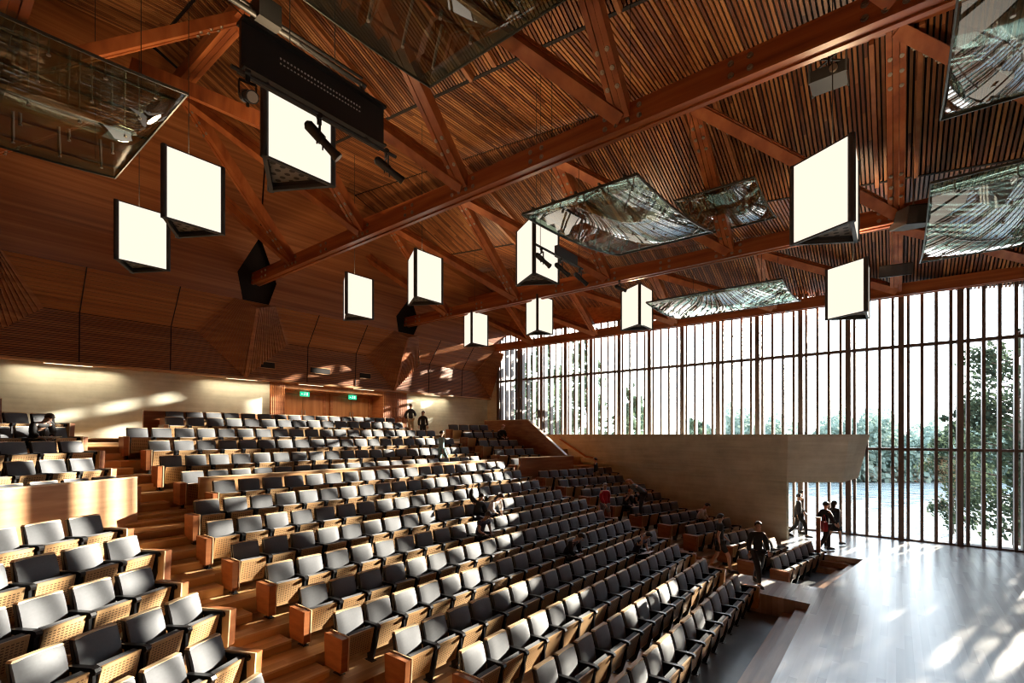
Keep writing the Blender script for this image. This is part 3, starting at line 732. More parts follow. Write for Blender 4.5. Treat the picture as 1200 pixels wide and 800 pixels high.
# cantilevered nose
b.hexa([(21.6,3.35,ZE-1.86),(22.9,1.63,ZE-1.86),(24.25,1.2,ZE-1.75),(24.25,3.6,ZE-1.8)],[(21.2,3.25,ZE+.01),(22.62,1.40,ZE+.01),(24.25,.82,ZE+.01),(24.25,3.6,ZE+.01)])
b.hexa([(21.7,3.35,ZE-1.85),(24.25,3.35,ZE-1.85),(24.25,20.8,ZE-1.2),(23.4,20.8,ZE-1.2)],[(21.6,3.35,ZE-1.5),(24.25,3.35,ZE-1.5),(24.25,20.8,ZE-1.0),(23.4,20.8,ZE-1.0)])
struct(b, 'wall_gallery', M_CONC)
def wpt(px, py, X):                         # world point on the plane x = X seen at a place of the photograph
    t = X*F/(SB*(px-PX0)+F*CB); r = (px-PX0)*t/F
    return Vector((X, t*SB-r*CB, ZE-(py-HY)*t/F))
e = empty('handrail', (22.3,12,3), 0, 'sloping timber handrail fixed to the concrete gallery wall', 'handrail')
a1 = wpt(656,514,22.45)-Vector((22.3,12,3)); a2 = wpt(687,535,22.3)-Vector((22.3,12,3)); a3 = wpt(695,536,22.25)-Vector((22.3,12,3)); a0 = wpt(653,515,22.45)-Vector((22.3,12,3))
b = MB(); b.tube(a1,a2,.05); b.tube(a2,a3,.05); b.build('rail', M_PANR, e)
b = MB()
for f in (.15,.5,.85):
    q = a1.lerp(a2,f); b.tube(q, q+Vector((.25,0,-.08)), .02)
b.build('bracket', M_BLACK, e)

# ---------------------------------------------------------------- folded light boxes
M_LIT = emit('light_box_face', (1.0,.885,.72), .74)
def perf():
    m, nt, out = newmat('perforated_metal'); L = nt.links.new
    tc = N(nt,'ShaderNodeTexCoord'); vo = N(nt,'ShaderNodeTexVoronoi'); vo.inputs['Scale'].default_value = 6.5; vo.inputs['Randomness'].default_value = 0.0
    L(tc.outputs['Object'], vo.inputs['Vector']); gt = N(nt,'ShaderNodeMath', operation='LESS_THAN'); L(vo.outputs['Distance'], gt.inputs[0]); gt.inputs[1].default_value=.36
    mx = N(nt,'ShaderNodeMixRGB'); L(gt.outputs[0], mx.inputs[0]); mx.inputs[1].default_value=(.22,.20,.17,1); mx.inputs[2].default_value=(.015,.012,.01,1)
    b = N(nt,'ShaderNodeBsdfPrincipled'); b.inputs['Roughness'].default_value=.5; L(mx.outputs[0], b.inputs['Base Color']); L(b.outputs[0], out.inputs[0]); return m
M_PERF = perf()
LB = [(3.34,7.3,4.10,'largest lit folded light box, behind the black lighting bridge'),(3.36,11.7,4.42,'lit light box at upper left overlapping the one behind it'),(3.4,15.3,4.38,'lit light box furthest left, partly hidden by its neighbour'),
      (9.9,15.3,4.28,'lit light box hanging over the pier below the long truss'),(9.9,11.6,4.24,'lit light box with a narrow left face below the long truss'),(10.1,7.25,4.12,'two-faced lit light box under the central glass reflector'),
      (16.4,15.3,4.2,'smallest lit light box, near the corner of the glass wall'),(16.4,11.6,4.3,'small two-faced lit light box right of the smallest one'),(16.75,7.3,4.0,'two-faced lit light box in front of the truss joint by the windows'),
      (10.0,.56,3.6,'big lit light box at upper right with dotted underside'),(16.5,.62,3.38,'lit light box in front of the glass wall, below the big right one')]
s_ = 1.2; HT = 1.5
def lb_parts():
    C = [Vector((0,0,0)), Vector((s_,0,0)), Vector((s_*.5,s_*.866,0))]
    cen = (C[0]+C[1]+C[2])/3
    fr = MB(); i_ = .045
    for p in C:
        q = p+(cen-p).normalized()*.06; fr.tube((q.x,q.y,0),(q.x,q.y,HT), .06, .06, 6)
    for p, q in ((C[0],C[1]),(C[1],C[2]),(C[2],C[0])):
        n = ((p+q)/2-cen).normalized()*-.03
        fr.beam(p+n+Vector((0,0,.03)), q+n+Vector((0,0,.03)), .06, .06); fr.beam(p+n+Vector((0,0,HT-.03)), q+n+Vector((0,0,HT-.03)), .06, .06)
    faces = []
    for p, q in ((C[0],C[1]),(C[0],C[2])):
        n = ((p+q)/2-cen).normalized(); d = (q-p).normalized(); g = .07 if True else 0
        a, c = p+d*g+n*.004, q-d*.03+n*.004
        f = MB(); th = -n*.02
        f.hexa([a+Vector((0,0,.03)),c+Vector((0,0,.03)),c+th+Vector((0,0,.03)),a+th+Vector((0,0,.03))],[a+Vector((0,0,HT-.03)),c+Vector((0,0,HT-.03)),c+th+Vector((0,0,HT-.03)),a+th+Vector((0,0,HT-.03))]); faces.append(f)
    bt = MB(); k = .8
    pts = [cen+(p-cen)*.93 for p in C]; up = Vector((0,0,.16)); pt2 = [cen+(p-cen)*.82+up for p in C]
    rim = MB(); rim.add([*C, *pt2], [(0,1,4,3),(1,2,5,4),(2,0,3,5)])
    bt.prism([(p.x,p.y) for p in pt2], .12, .16)
    bk_ = MB(); p, q = C[1], C[2]; n = ((p+q)/2-cen).normalized()*-.02
    bk_.beam(p+n+Vector((0,0,HT/2)), q+n+Vector((0,0,HT/2)), .02, HT-.1)
    top = MB(); top.prism([(p.x,p.y) for p in pts], HT-.05, HT-.03)
    return fr.mesh('frame', M_DGREY), [f.mesh('lit_face', M_LIT) for f in faces], bt.mesh('underside_plate', M_PERF), rim.mesh('underside_rim', M_BLACK), bk_.mesh('back_face', M_DGREY), top.mesh('top_plate', M_DGREY)
lp = lb_parts(); FILL_POWER = 46.0
def child(nm, me, e):
    o = bpy.data.objects.new(nm, me); o.parent = e; COL.objects.link(o); return o
for (x, y, h, lab) in LB:
    e = empty('light_box', (x,y,ZE+h), 0, lab, 'light', 'folded light boxes')
    child('frame', lp[0], e); [child('lit_face', f, e) for f in lp[1]]; child('underside_plate', lp[2], e); child('underside_rim', lp[3], e); child('back_face', lp[4], e); child('top_plate', lp[5], e)
    ul = bpy.data.lights.new('fill_uplight', 'AREA'); ul.shape = 'DISK'; ul.size = .7; ul.energy = FILL_POWER; ul.color = (1,.72,.42); ul.spread = math.radians(170)  # warm fill lamp added above each box to brighten the ceiling
    uo = bpy.data.objects.new('fill_uplight', ul); uo.parent = e; uo.location = (s_*.5, s_*.29, HT+.01); uo.rotation_euler = (math.pi,0,0); COL.objects.link(uo)
    b = MB(); cx_, cy_ = s_*.5, s_*.29; L_ = min(ceilZ(x+cx_,y+cy_)-ZE-h, 6)
    b.tube((cx_,cy_,HT-.03),(cx_,cy_,L_), .008, n=6); b.build('cable', M_BLACK, e)

# ---------------------------------------------------------------- glass acoustic reflectors
M_MESH = plain('reflector_frame', (.10,.10,.085), .4, .6)
_c = MB(); _c.tube((0,0,-.02),(0,0,.12), .014, n=6); _c.tube((0,0,-.025),(0,0,0), .03, n=8); CLAMP = _c.mesh('clamp', M_STEEL)
def reflector(x0, x1, y0, y1, z, sag, tilt, label, nb=4, rim=True):
    """curved glass sheet, stiffening bars above it, clamps and hanging rods"""
    e = empty('acoustic_reflector', (x0, y0, z), 0, label, 'reflector', 'glass acoustic reflectors')
    W = x1-x0; Dp = y1-y0; n = 12; b = MB()
    def zz(u): return tilt*(u-.5)*W - sag*(1-(2*u-1)**2)*1.0 + sag
    vs = []; 
    for i in range(n+1):
        u = i/n
        for j in range(2): vs.append((u*W, j*Dp, zz(u)))
    m = len(vs); vs += [(v[0],v[1],v[2]+.015) for v in vs]
    fs = [(2*i,2*i+1,2*i+3,2*i+2) for i in range(n)]+[(m+2*i,m+2*i+2,m+2*i+3,m+2*i+1) for i in range(n)]
    fs += [(2*i,2*i+2,m+2*i+2,m+2*i) for i in range(n)]+[(2*i+1,m+2*i+1,m+2*i+3,2*i+3) for i in range(n)]+[(0,m,m+1,1),(2*n,2*n+1,m+2*n+1,m+2*n)]
    b.add(vs, fs, 0, True); b.build('glass_sheet', M_REFL, e)
    for k_ in range(nb):
        yb = Dp*(k_+.5)/nb; b = MB()
        for i in range(n):
            b.beam((W*i/n,yb,zz(i/n)+.09),(W*(i+1)/n,yb,zz((i+1)/n)+.09), .035, .05)
        o = b.build('stiffening_bar', M_MESH, e)
        for i in range(1, n, 2):
            c = bpy.data.objects.new('clamp', CLAMP); c.parent = o; c.location = (W*i/n,yb,zz(i/n)); COL.objects.link(c)
    if rim:
        b = MB()
        for yb in (0, Dp):
            for i in range(n): b.beam((W*i/n,yb,zz(i/n)+.02),(W*(i+1)/n,yb,zz((i+1)/n)+.02), .025, .05)
        b.beam((0,0,zz(0)+.02),(0,Dp,zz(0)+.02), .025,.05); b.beam((W,0,zz(1)+.02),(W,Dp,zz(1)+.02), .025,.05)
        b.build('edge_frame', M_MESH, e)
    for (u, v) in ((.12,.15),(.88,.15),(.12,.85),(.88,.85)):
        b = MB(); top = ceilZ(x0+u*W, y0+v*Dp)-z
        b.tube((u*W,v*Dp,zz(u)+.05),(u*W,v*Dp,max(.5,top)), .007, n=6); b.build('hanging_wire', M_BLACK, e)
    return e
reflector(-1.0,3.4,10.4,15.2, ZE+6.2,.10,.02,'large smoky glass reflector with rods at upper left', 5)
reflector(2.4,6.8,2.6,7.5, ZE+7.0,.10,.0,'glass reflector full of reflections at the top of the ceiling', 5)
reflector(8.6,13.4,3.8,6.5, ZE+4.95,.14,.10,'central green-tinted glass reflector hanging below the long truss', 5)
reflector(13.9,16.9,2.9,5.0, ZE+6.6,.10,.0,'glass reflector directly behind and right of the central one', 4)
reflector(16.6,20.2,2.7,7.0, ZE+4.62,.12,.03,'glass reflector with bright window reflections in front of the second truss', 5)
reflector(8.0,11.2,-4.0,-.6, ZE+5.3,.12,.0,'top right glass reflector showing a black loudspeaker through it', 3)
reflector(13.0,18.8,-5.0,-.55, ZE+4.75,.32,.0,'wide curved glass reflector at right below the slatted ceiling', 5)

# ---------------------------------------------------------------- lighting bridge, spotlights, loudspeakers
def spotlight(p, aim, label, size=1.0):
    e = empty('spotlight', p, 0, label, 'spotlight', 'stage spotlights')
    d = Vector(aim).normalized(); c = Vector((0,0,-.3*size))
    b = MB(); b.tube(c-d*.22*size, c+d*.06*size, .085*size, .085*size, 14); b.tube(c+d*.06*size, c+d*.34*size, .065*size, .075*size, 14); b.tube(c+d*.34*size, c+d*.40*size, .085*size,.085*size,14)
    b.tube(c-d*.22*size, c-d*.27*size, .085*size, .04*size, 14)
    for kk in (0,.12): b.tube(c-d*(.05-kk)*size+Vector((0,0,-.08*size)), c-d*(.05-kk)*size+Vector((0,0,-.15*size)), .012*size, n=6)
    b.build('housing', M_BLACK, e)
    a = d.cross(Vector((0,0,1))).normalized(); b = MB()
    b.beam(c+a*.11*size, c+a*.11*size+Vector((0,0,.2*size)), .012,.03); b.beam(c-a*.11*size, c-a*.11*size+Vector((0,0,.2*size)), .012,.03); b.beam(c+a*.11*size+Vector((0,0,.2*size)), c-a*.11*size+Vector((0,0,.2*size)), .012,.03)
    b.build('yoke', M_BLACK, e)
    b = MB(); b.beam((0,0,-.1*size),(0,0,.06),.03,.05,up=(1,0,0)); b.tube(Vector((0,0,.03))-a*.03,Vector((0,0,.03))+a*.03,.05*size, n=10); b.build('clamp', M_BLACK, e)
    b = MB(); b.tube(c+d*.401*size, c+d*.405*size, .07*size, .07*size, 14); b.build('lens', M_STEEL, e)
    return e
e = empty('lighting_bridge', (2.5,6.0,ZE+4.15), 0, 'black steel lighting bridge panel hanging in front of the largest light box', 'lighting rig')
b = MB(); Lb = 2.0
b.box(0,Lb,-.03,.03,.12,.68)
b.box(0,Lb,-.1,.1,.66,.70); b.box(0,Lb,-.1,.1,.10,.13); b.build('panel', M_BLACK, e)
b = MB()
for i in range(26): b.box(.45+i*.045,.47+i*.045,-.036,-.03,.48,.50); b.box(.45+i*.045,.47+i*.045,-.036,-.03,.42,.435)
b.build('slots', M_WHITE, e)
b = MB(); b.tube((-.15,-.12,0),(Lb+.15,-.12,0),.025); b.tube((.3,-.12,0),(.3,0,.14),.012); b.tube((1.7,-.12,0),(1.7,0,.14),.012); b.build('pipe', M_BLACK, e)
for xx in (.3,1.7):
    b = MB(); b.tube((xx,0,.68),(xx,1.85,2.40),.008,n=6); b.build('hanging_wire', M_BLACK, e)
spotlight((3.42,5.88,ZE+4.10), (.75,-.35,-.75), 'black spotlight silhouetted against the largest light box', .8)
spotlight((4.48,5.88,ZE+4.13), (.85,-.3,-.45), 'black spotlight hanging off the right end of the lighting bridge', .7)
spotlight((2.52,5.86,ZE+4.13), (-.2,-.85,-.5), 'black spotlight at the left end of the lighting bridge', .8)
e = empty('lighting_pipe', (9.4,6.7,ZE+4.5), 0, 'black lighting pipe carrying three spotlights beside the two-faced light box', 'lighting rig')
b = MB(); b.tube((0,0,0),(2.2,0,0),.028); b.build('pipe', M_BLACK, e)
b = MB(); b.tube((.2,0,0),(.2,0,4.5),.008,n=6); b.tube((2.0,0,0),(2.0,0,4.5),.008,n=6); b.build('hanging_wire', M_BLACK, e)
b = MB(); b.box(1.0,2.0,.03,.12,.02,.3); b.build('cable_tray', M_DGREY, e)
for i, xx in enumerate((9.65,10.5,11.45)):
    spotlight((xx,6.7,ZE+4.44), (.75,-.3,-.45), ('left spotlight of the three on the pipe by the two-faced light box','middle spotlight of the three on the pipe by the two-faced light box','right spotlight of the three on the pipe by the two-faced light box')[i], .72)
# near bar at the top
e = empty('lighting_pipe', (2.9,7.85,ZE+6.55), 0, 'black lighting bar with cables at the top beside the glass reflector', 'lighting rig')
b = MB(); b.tube((0,0,0),(2.6,0,0),.045); b.tube((0,.15,.2),(2.6,.1,.2),.03); b.build('pipe', M_BLACK, e)
b = MB(); b.box(.6,.95,-.12,.2,-.05,.3); b.build('junction_box', M_BLACK, e)
b = MB(); b.tube((.3,0,0),(.3,0,4),.008,n=6); b.tube((1.9,-.1,0),(1.9,-.1,4),.008,n=6); b.build('hanging_wire', M_BLACK, e)
spotlight((5.4,7.85,ZE+6.5), (.6,.3,-.3), 'small black spotlight at the end of the top lighting bar', .6)
spotlight((15.3,7.4,ZE+5.2), (.8,-.4,-.2), 'small spotlight hanging over the third glass reflector', .7)
e = empty('projector', (11.15,1.04,ZE+6.9), 0, 'boxy black and grey projector cage under the slatted ceiling beside the long truss', 'projector')
b = MB(); b.box(0,.5,-.3,.3,0,.22); b.build('casing', M_BLACK, e)
b = MB()
for dx in (0,.5):
    for dy in (-.3,.3): b.beam((dx,dy,-.02),(dx,dy,.5),.03,.03,up=(1,0,0))
b.beam((0,-.3,.48),(.5,.3,.48),.03,.03); b.beam((0,.3,.48),(.5,-.3,.48),.03,.03); b.build('cage', M_DGREY, e)
b = MB(); b.tube((0,-.1,.11),(-.05,-.1,.11),.07); b.build('lens', M_STEEL, e)
b = MB(); b.tube((.25,0,.22),(.25,0,1.5),.02); b.build('pole', M_BLACK, e)
def speaker(p, rz, sc, label):
    e = empty('loudspeaker', p, rz, label, 'loudspeaker', 'hanging black loudspeakers'); e.scale = (sc,)*3
    arc = [(-.42+.84*k/6, -.5-.10*(1-((k-3)/3)**2)) for k in range(7)]
    b = MB(); b.prism(arc+[(.16,.55),(-.16,.55)], 0, .36); M = Matrix.Rotation(math.radians(14), 4, 'X'); b.xf(M); b.build('cabinet', M_BLACK, e, .02)
    b = MB()
    for (xa,ya),(xb2,yb2) in zip(arc, arc[1:]):
        b.hexa([(xa,ya-.02,.03),(xb2,yb2-.02,.03),(xb2,yb2+.01,.03),(xa,ya+.01,.03)],[(xa,ya-.02,.33),(xb2,yb2-.02,.33),(xb2,yb2+.01,.33),(xa,ya+.01,.33)])
    b.xf(M); b.build('grille', M_DGREY, e)
    b = MB(); b.tube((0,0,.34),(0,0,3.2/sc),.012); b.build('hanging_rod', M_STEEL, e)
speaker((16.3,-.35,ZE+5.35), math.radians(-60), 1.25, 'black wedge loudspeaker hanging beside the curved right reflector')
speaker((19.6,.1,ZE+5.0), math.radians(-80), 1.0, 'lower black wedge loudspeaker hanging in front of the glass wall top')
speaker((8.9,-1.1,ZE+6.3), math.radians(-60), .62, 'black loudspeaker seen through the top right glass reflector')
e = empty('projector', (1.3,20.95,ZE+1.02), 0, 'small white projector on the timber panel at far left', 'projector')
b = MB(); b.box(-.2,.2,-.18,.1,0,.14); b.build('casing', M_WHITE, e); b = MB(); b.tube((.08,-.18,.07),(.08,-.22,.07),.045); b.build('lens', M_BLACK, e)
b = MB(); b.beam((0,.1,.07),(0,.32,.07),.05,.05); b.build('bracket', M_BLACK, e)
# timber posts and rail near the stage doorway
e = empty('post', wpt(959,647,19.2), 0, 'timber post standing at the end of the stage-side seats', 'post')
b = MB(); b.box(-.06,.06,-.06,.06,0,1.15); b.build('timber', M_PANR, e, .01); b = MB(); b.box(-.08,.08,-.08,.08,1.15,1.18); b.build('cap', M_PALE, e)

# ---------------------------------------------------------------- outdoors
def water():
    m, nt, out = newmat('lake_water'); L = nt.links.new
    b = N(nt,'ShaderNodeBsdfPrincipled'); b.inputs['Base Color'].default_value=(.24,.265,.26,1); b.inputs['Roughness'].default_value=.2; b.inputs['Specular IOR Level'].default_value=.9
    tc = N(nt,'ShaderNodeTexCoord'); mp = N(nt,'ShaderNodeMapping'); mp.inputs['Scale'].default_value=(.35,.12,1); mp.inputs['Rotation'].default_value=(0,0,.6)
    nz = N(nt,'ShaderNodeTexNoise'); nz.inputs['Scale'].default_value=2.2; nz.inputs['Detail'].default_value=3
    L(tc.outputs['Object'], mp.inputs[0]); L(mp.outputs[0], nz.inputs['Vector']); bp = N(nt,'ShaderNodeBump'); bp.inputs['Strength'].default_value=1.0; bp.inputs['Distance'].default_value=1.0
    L(nz.outputs['Fac'], bp.inputs['Height']); L(bp.outputs[0], b.inputs['Normal']); L(b.outputs[0], out.inputs[0]); return m
b = MB(); b.add([(XG+1.5,-120,-1.2),(200,-120,-1.2),(200,160,-1.2),(XG+1.5,160,-1.2)],[(0,1,2,3)]); o = struct(b, 'lake', water())
b = MB(); b.box(XG+.4, XG+2.2, -60, 60, -1.6, .35); struct(b, 'ground_terrace', M_CONC)
def leafmat(name, c0, c1):
    m, nt, out = newmat(name); L = nt.links.new
    tc = N(nt,'ShaderNodeTexCoord'); nz = N(nt,'ShaderNodeTexNoise'); nz.inputs['Scale'].default_value=1.1; nz.inputs['Detail'].default_value=5; L(tc.outputs['Object'], nz.inputs['Vector'])
    cr = N(nt,'ShaderNodeValToRGB'); cr.color_ramp.elements[0].position=.35; cr.color_ramp.elements[1].position=.65; cr.color_ramp.elements[0].color=(*c0,1); cr.color_ramp.elements[1].color=(*c1,1); L(nz.outputs['Fac'], cr.inputs['Fac'])
    d = N(nt,'ShaderNodeBsdfDiffuse'); t = N(nt,'ShaderNodeBsdfTranslucent'); mx = N(nt,'ShaderNodeMixShader'); mx.inputs[0].default_value=.35
    L(cr.outputs[0], d.inputs[0]); L(cr.outputs[0], t.inputs[0]); L(d.outputs[0], mx.inputs[1]); L(t.outputs[0], mx.inputs[2]); L(mx.outputs[0], out.inputs[0]); return m
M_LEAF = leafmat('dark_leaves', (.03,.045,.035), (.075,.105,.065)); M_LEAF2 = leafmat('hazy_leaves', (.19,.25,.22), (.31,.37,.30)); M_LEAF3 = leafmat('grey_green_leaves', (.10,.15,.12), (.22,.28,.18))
M_BARK = plain('bark', (.10,.08,.065), .9)
def tree(x, y, z0, ht, rad, label, mat, n=2600, leaf=.22, clumps=26, group='trees beyond the lake wall', low=.12, cone=False):
    e = empty('tree', (x,y,z0), 0, label, 'tree', group)
    rnd = random.Random(int(x*31+y*17))
    b = MB(); b.tube((0,0,0),(0,0,ht*.9), rad*.07, rad*.015, 8)
    cs = []
    for i in range(clumps):
        f = low+(1-low)*(i+.5)/clumps
        rr = rad*(1-f*.85 if cone else math.sin(math.pi*min(1,(f*.85+.12)))**.7)
        an = rnd.random()*6.28; q = rnd.uniform(.45,.9)*rr
        c = Vector((math.cos(an)*q, math.sin(an)*q, f*ht)); cs.append((c, rr*rnd.uniform(.3,.5)))
        b.tube((0,0,max(.2,f*ht-.15*rad)), c, rad*.02, rad*.006, 5)
    b.build('trunk', M_BARK, e)
    b = MB()
    for i in range(n):
        c, r = cs[rnd.randrange(clumps)]
        d = Vector((rnd.gauss(0,1),rnd.gauss(0,1),rnd.gauss(0,.55))).normalized()*r*rnd.random()**.45
        p = c+d; a = Vector((rnd.gauss(0,1),rnd.gauss(0,1),rnd.gauss(0,1))).normalized(); u_ = a.orthogonal().normalized(); v_ = a.cross(u_)
        l = leaf*rnd.uniform(.6,1.3); b.add([p-u_*l*.5, p+v_*l*.28, p+u_*l*.5, p-v_*l*.28], [(0,1,2,3)])
    b.build('foliage', mat, e); return e
# near dark trees right of the big windows (they dapple the sun on the stage)
tree(33.5,-4.6,-1.2,11.2,3.0,'dark drooping tree filling the right end of the window wall',M_LEAF,9000,.26,60)
tree(38.5,-2.6,-1.2,7.2,1.5,'smaller dark tree left of the big drooping one',M_LEAF,4000,.24,34)
tree(41.0,-9.5,-1.2,15,3.8,'tall pale tree behind the big dark tree at right',M_LEAF3,6000,.32,44)
spots = [(30.3,21.3,13.0,2.2),(30.0,17.4,13.0,1.9),(31.5,14.6,9.3,1.6),(40,26,12.5,2.4),(45,20.5,9.4,2.1),(50,16.0,7.4,2.0)]
tl = ['tall slim tree closest to the corner of the glass wall','tall slim tree with pale foliage, second from the rear corner','slim dark tree third from the rear corner behind the fins','distant tree seen between the first two slim trees','slim tree fourth from the rear corner behind the fins','small rounded tree just left of the far hills']
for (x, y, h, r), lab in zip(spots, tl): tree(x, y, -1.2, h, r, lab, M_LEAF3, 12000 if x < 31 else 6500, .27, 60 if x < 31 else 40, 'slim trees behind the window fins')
# far bank: a wooded hillside as one mass, uncountable
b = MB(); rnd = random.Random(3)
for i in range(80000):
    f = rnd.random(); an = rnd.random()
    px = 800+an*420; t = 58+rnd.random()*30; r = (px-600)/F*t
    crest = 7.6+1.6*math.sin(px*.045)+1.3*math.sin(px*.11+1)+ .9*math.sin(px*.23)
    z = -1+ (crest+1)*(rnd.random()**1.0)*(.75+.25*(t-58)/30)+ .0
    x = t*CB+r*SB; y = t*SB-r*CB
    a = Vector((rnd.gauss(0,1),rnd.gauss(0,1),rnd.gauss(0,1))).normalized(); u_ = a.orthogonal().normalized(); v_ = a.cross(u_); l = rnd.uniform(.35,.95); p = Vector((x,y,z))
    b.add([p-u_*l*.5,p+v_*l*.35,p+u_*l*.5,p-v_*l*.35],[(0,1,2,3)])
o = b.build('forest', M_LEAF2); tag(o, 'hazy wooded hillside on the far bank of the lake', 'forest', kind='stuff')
b = MB()
pts = []
for i in range(41):
    px = 560+i*18; t = 72; r = (px-600)/F*t; pts.append((t*CB+r*SB, t*SB-r*CB))
for (xa,ya),(xb2,yb2) in zip(pts, pts[1:]):
    d = Vector((CB,SB,0))
    b.hexa([(xa,ya,-1.6),(xb2,yb2,-1.6),(xb2+40*CB,yb2+40*SB,-1.6),(xa+40*CB,ya+40*SB,-1.6)],[(xa+3*CB,ya+3*SB,-.4),(xb2+3*CB,yb2+3*SB,-.4),(xb2+30*CB,yb2+30*SB,5.2),(xa+30*CB,ya+30*SB,5.2)])
struct(b, 'hill', plain('hill_undergrowth', (.13,.17,.13), 1.0, noise=.25, nscale=.6))

# ---------------------------------------------------------------- people
MATC = {}
def cloth(name, col):
    if name not in MATC: MATC[name] = plain(name, col, .8, noise=.12, nscale=14)
    return MATC[name]
def skin_mesh(name, verts, edges, radii, mat, parent, sub=1):
    me = bpy.data.meshes.new(name); me.from_pydata([tuple(v) for v in verts], edges, []); me.materials.append(mat)
    o = bpy.data.objects.new(name, me); COL.objects.link(o); o.parent = parent
    sk = o.modifiers.new('skin', 'SKIN'); sk.use_smooth_shade = True; sk.branch_smoothing = .6
    for i, r in enumerate(radii):
        rr = r if isinstance(r, tuple) else (r, r)
        me.skin_vertices[0].data[i].radius = rr
    me.skin_vertices[0].data[0].use_root = True
    ss = o.modifiers.new('smooth', 'SUBSURF'); ss.levels = sub; ss.render_levels = sub
    return o
BASE = dict(pel=(0,0,.95), wai=(0,0,1.10), che=(0,0,1.30), nec=(0,.01,1.47), hb=(0,-.01,1.54), hm=(0,-.02,1.62), ht=(0,-.01,1.70),
  sL=(-.18,0,1.41), sR=(.18,0,1.41), eL=(-.23,.03,1.13), eR=(.23,.03,1.13), wL=(-.24,-.05,.88), wR=(.24,-.05,.88),
  hL=(-.09,0,.90), hR=(.09,0,.90), kL=(-.10,-.02,.49), kR=(.10,-.02,.49), aL=(-.10,.03,.09), aR=(.10,.03,.09), tL=(-.11,-.15,.035), tR=(.11,-.15,.035))
def pose(**k): d = dict(BASE); d.update(k); return d
P_STAND = pose()
P_BEHIND = pose(eL=(-.27,.08,1.15), eR=(.25,-.05,1.14), wR=(.10,-.22,1.10), wL=(-.22,-.02,.92))
P_WALK = pose(sL=(-.165,0,1.41), sR=(.165,0,1.41), kL=(-.09,-.22,.52), aL=(-.09,-.26,.11), tL=(-.10,-.44,.07), kR=(.09,.06,.50), aR=(.09,.36,.15), tR=(.10,.22,.04), eL=(-.20,.10,1.13), wL=(-.20,.06,.88), eR=(.20,-.06,1.13), wR=(.17,-.24,.97))
P_WALK2 = pose(kR=(.09,-.18,.52), aR=(.09,-.20,.10), tR=(.10,-.38,.05), kL=(-.09,.08,.50), aL=(-.09,.34,.14), tL=(-.10,.2,.04), eR=(.20,.10,1.14), wR=(.20,.04,.89), eL=(-.20,-.08,1.15), wL=(-.15,-.24,.98))
P_BEND = pose(pel=(0,.12,.88), wai=(0,.02,1.0), che=(0,-.16,1.12), nec=(0,-.30,1.20), hb=(0,-.36,1.22), hm=(0,-.42,1.26), ht=(0,-.46,1.31), sL=(-.18,-.24,1.17), sR=(.18,-.24,1.17), eL=(-.21,-.30,.90), eR=(.21,-.34,.90), wL=(-.16,-.42,.70), wR=(.14,-.46,.72), hL=(-.09,.12,.84), hR=(.09,.12,.84), kL=(-.1,.04,.47), kR=(.1,.02,.47))
def sitp(lean=.0, **k):
    d = pose(pel=(0,-.20,.55), wai=(0,-.20-lean*.1,.70), che=(0,-.19-lean*.35,.90), nec=(0,-.19-lean*.62,1.06-lean*.08), hb=(0,-.21-lean*.72,1.13-lean*.1), hm=(0,-.24-lean*.85,1.20-lean*.14), ht=(0,-.24-lean*.9,1.28-lean*.14),
      sL=(-.18,-.19-lean*.55,1.0-lean*.05), sR=(.18,-.19-lean*.55,1.0-lean*.05), eL=(-.23,-.24-lean*.5,.75), eR=(.23,-.24-lean*.5,.75), wL=(-.12,-.48-lean*.2,.66), wR=(.12,-.48-lean*.2,.66),
      hL=(-.09,-.22,.54), hR=(.09,-.22,.54), kL=(-.12,-.64,.54), kR=(.12,-.64,.54), aL=(-.12,-.66,.10), aR=(.12,-.68,.10), tL=(-.12,-.84,.04), tR=(.12,-.86,.04))
    d.update(k); return d
def hand_mesh(w, d, side, curl=.5):
    """palm and five unequal fingers starting at the wrist w, pointing along d"""
    w = Vector(w); d = Vector(d).normalized(); a = d.cross(Vector((0,0,1)))
    if a.length < .1: a = Vector((0,1,0)).cross(d)
    a.normalize(); n = a.cross(d).normalized(); b = MB()
    p0 = w; p1 = w+d*.09
    b.hexa([p0-a*.025-n*.014,p0+a*.025-n*.014,p0+a*.025+n*.014,p0-a*.025+n*.014],[p1-a*.04-n*.012,p1+a*.04-n*.012,p1+a*.04+n*.012,p1-a*.04+n*.012])
    for i, L in enumerate((.062,.075,.082,.074)):
        s = p1+a*(-.03+.02*i); m = s+d*L*.5-n*L*.12*curl; e = m+d*L*.4-n*L*.45*curl
        b.tube(s-d*.01, m, .0095, .0085, 6); b.tube(m, e, .0085, .006, 6)
    s = w+d*.03+a*.028*side; m = s+d*.03+a*.03*side; e = m+d*.03+a*.005*side-n*.01
    b.tube(s, m, .012, .010, 6); b.tube(m, e, .010, .007, 6); return b
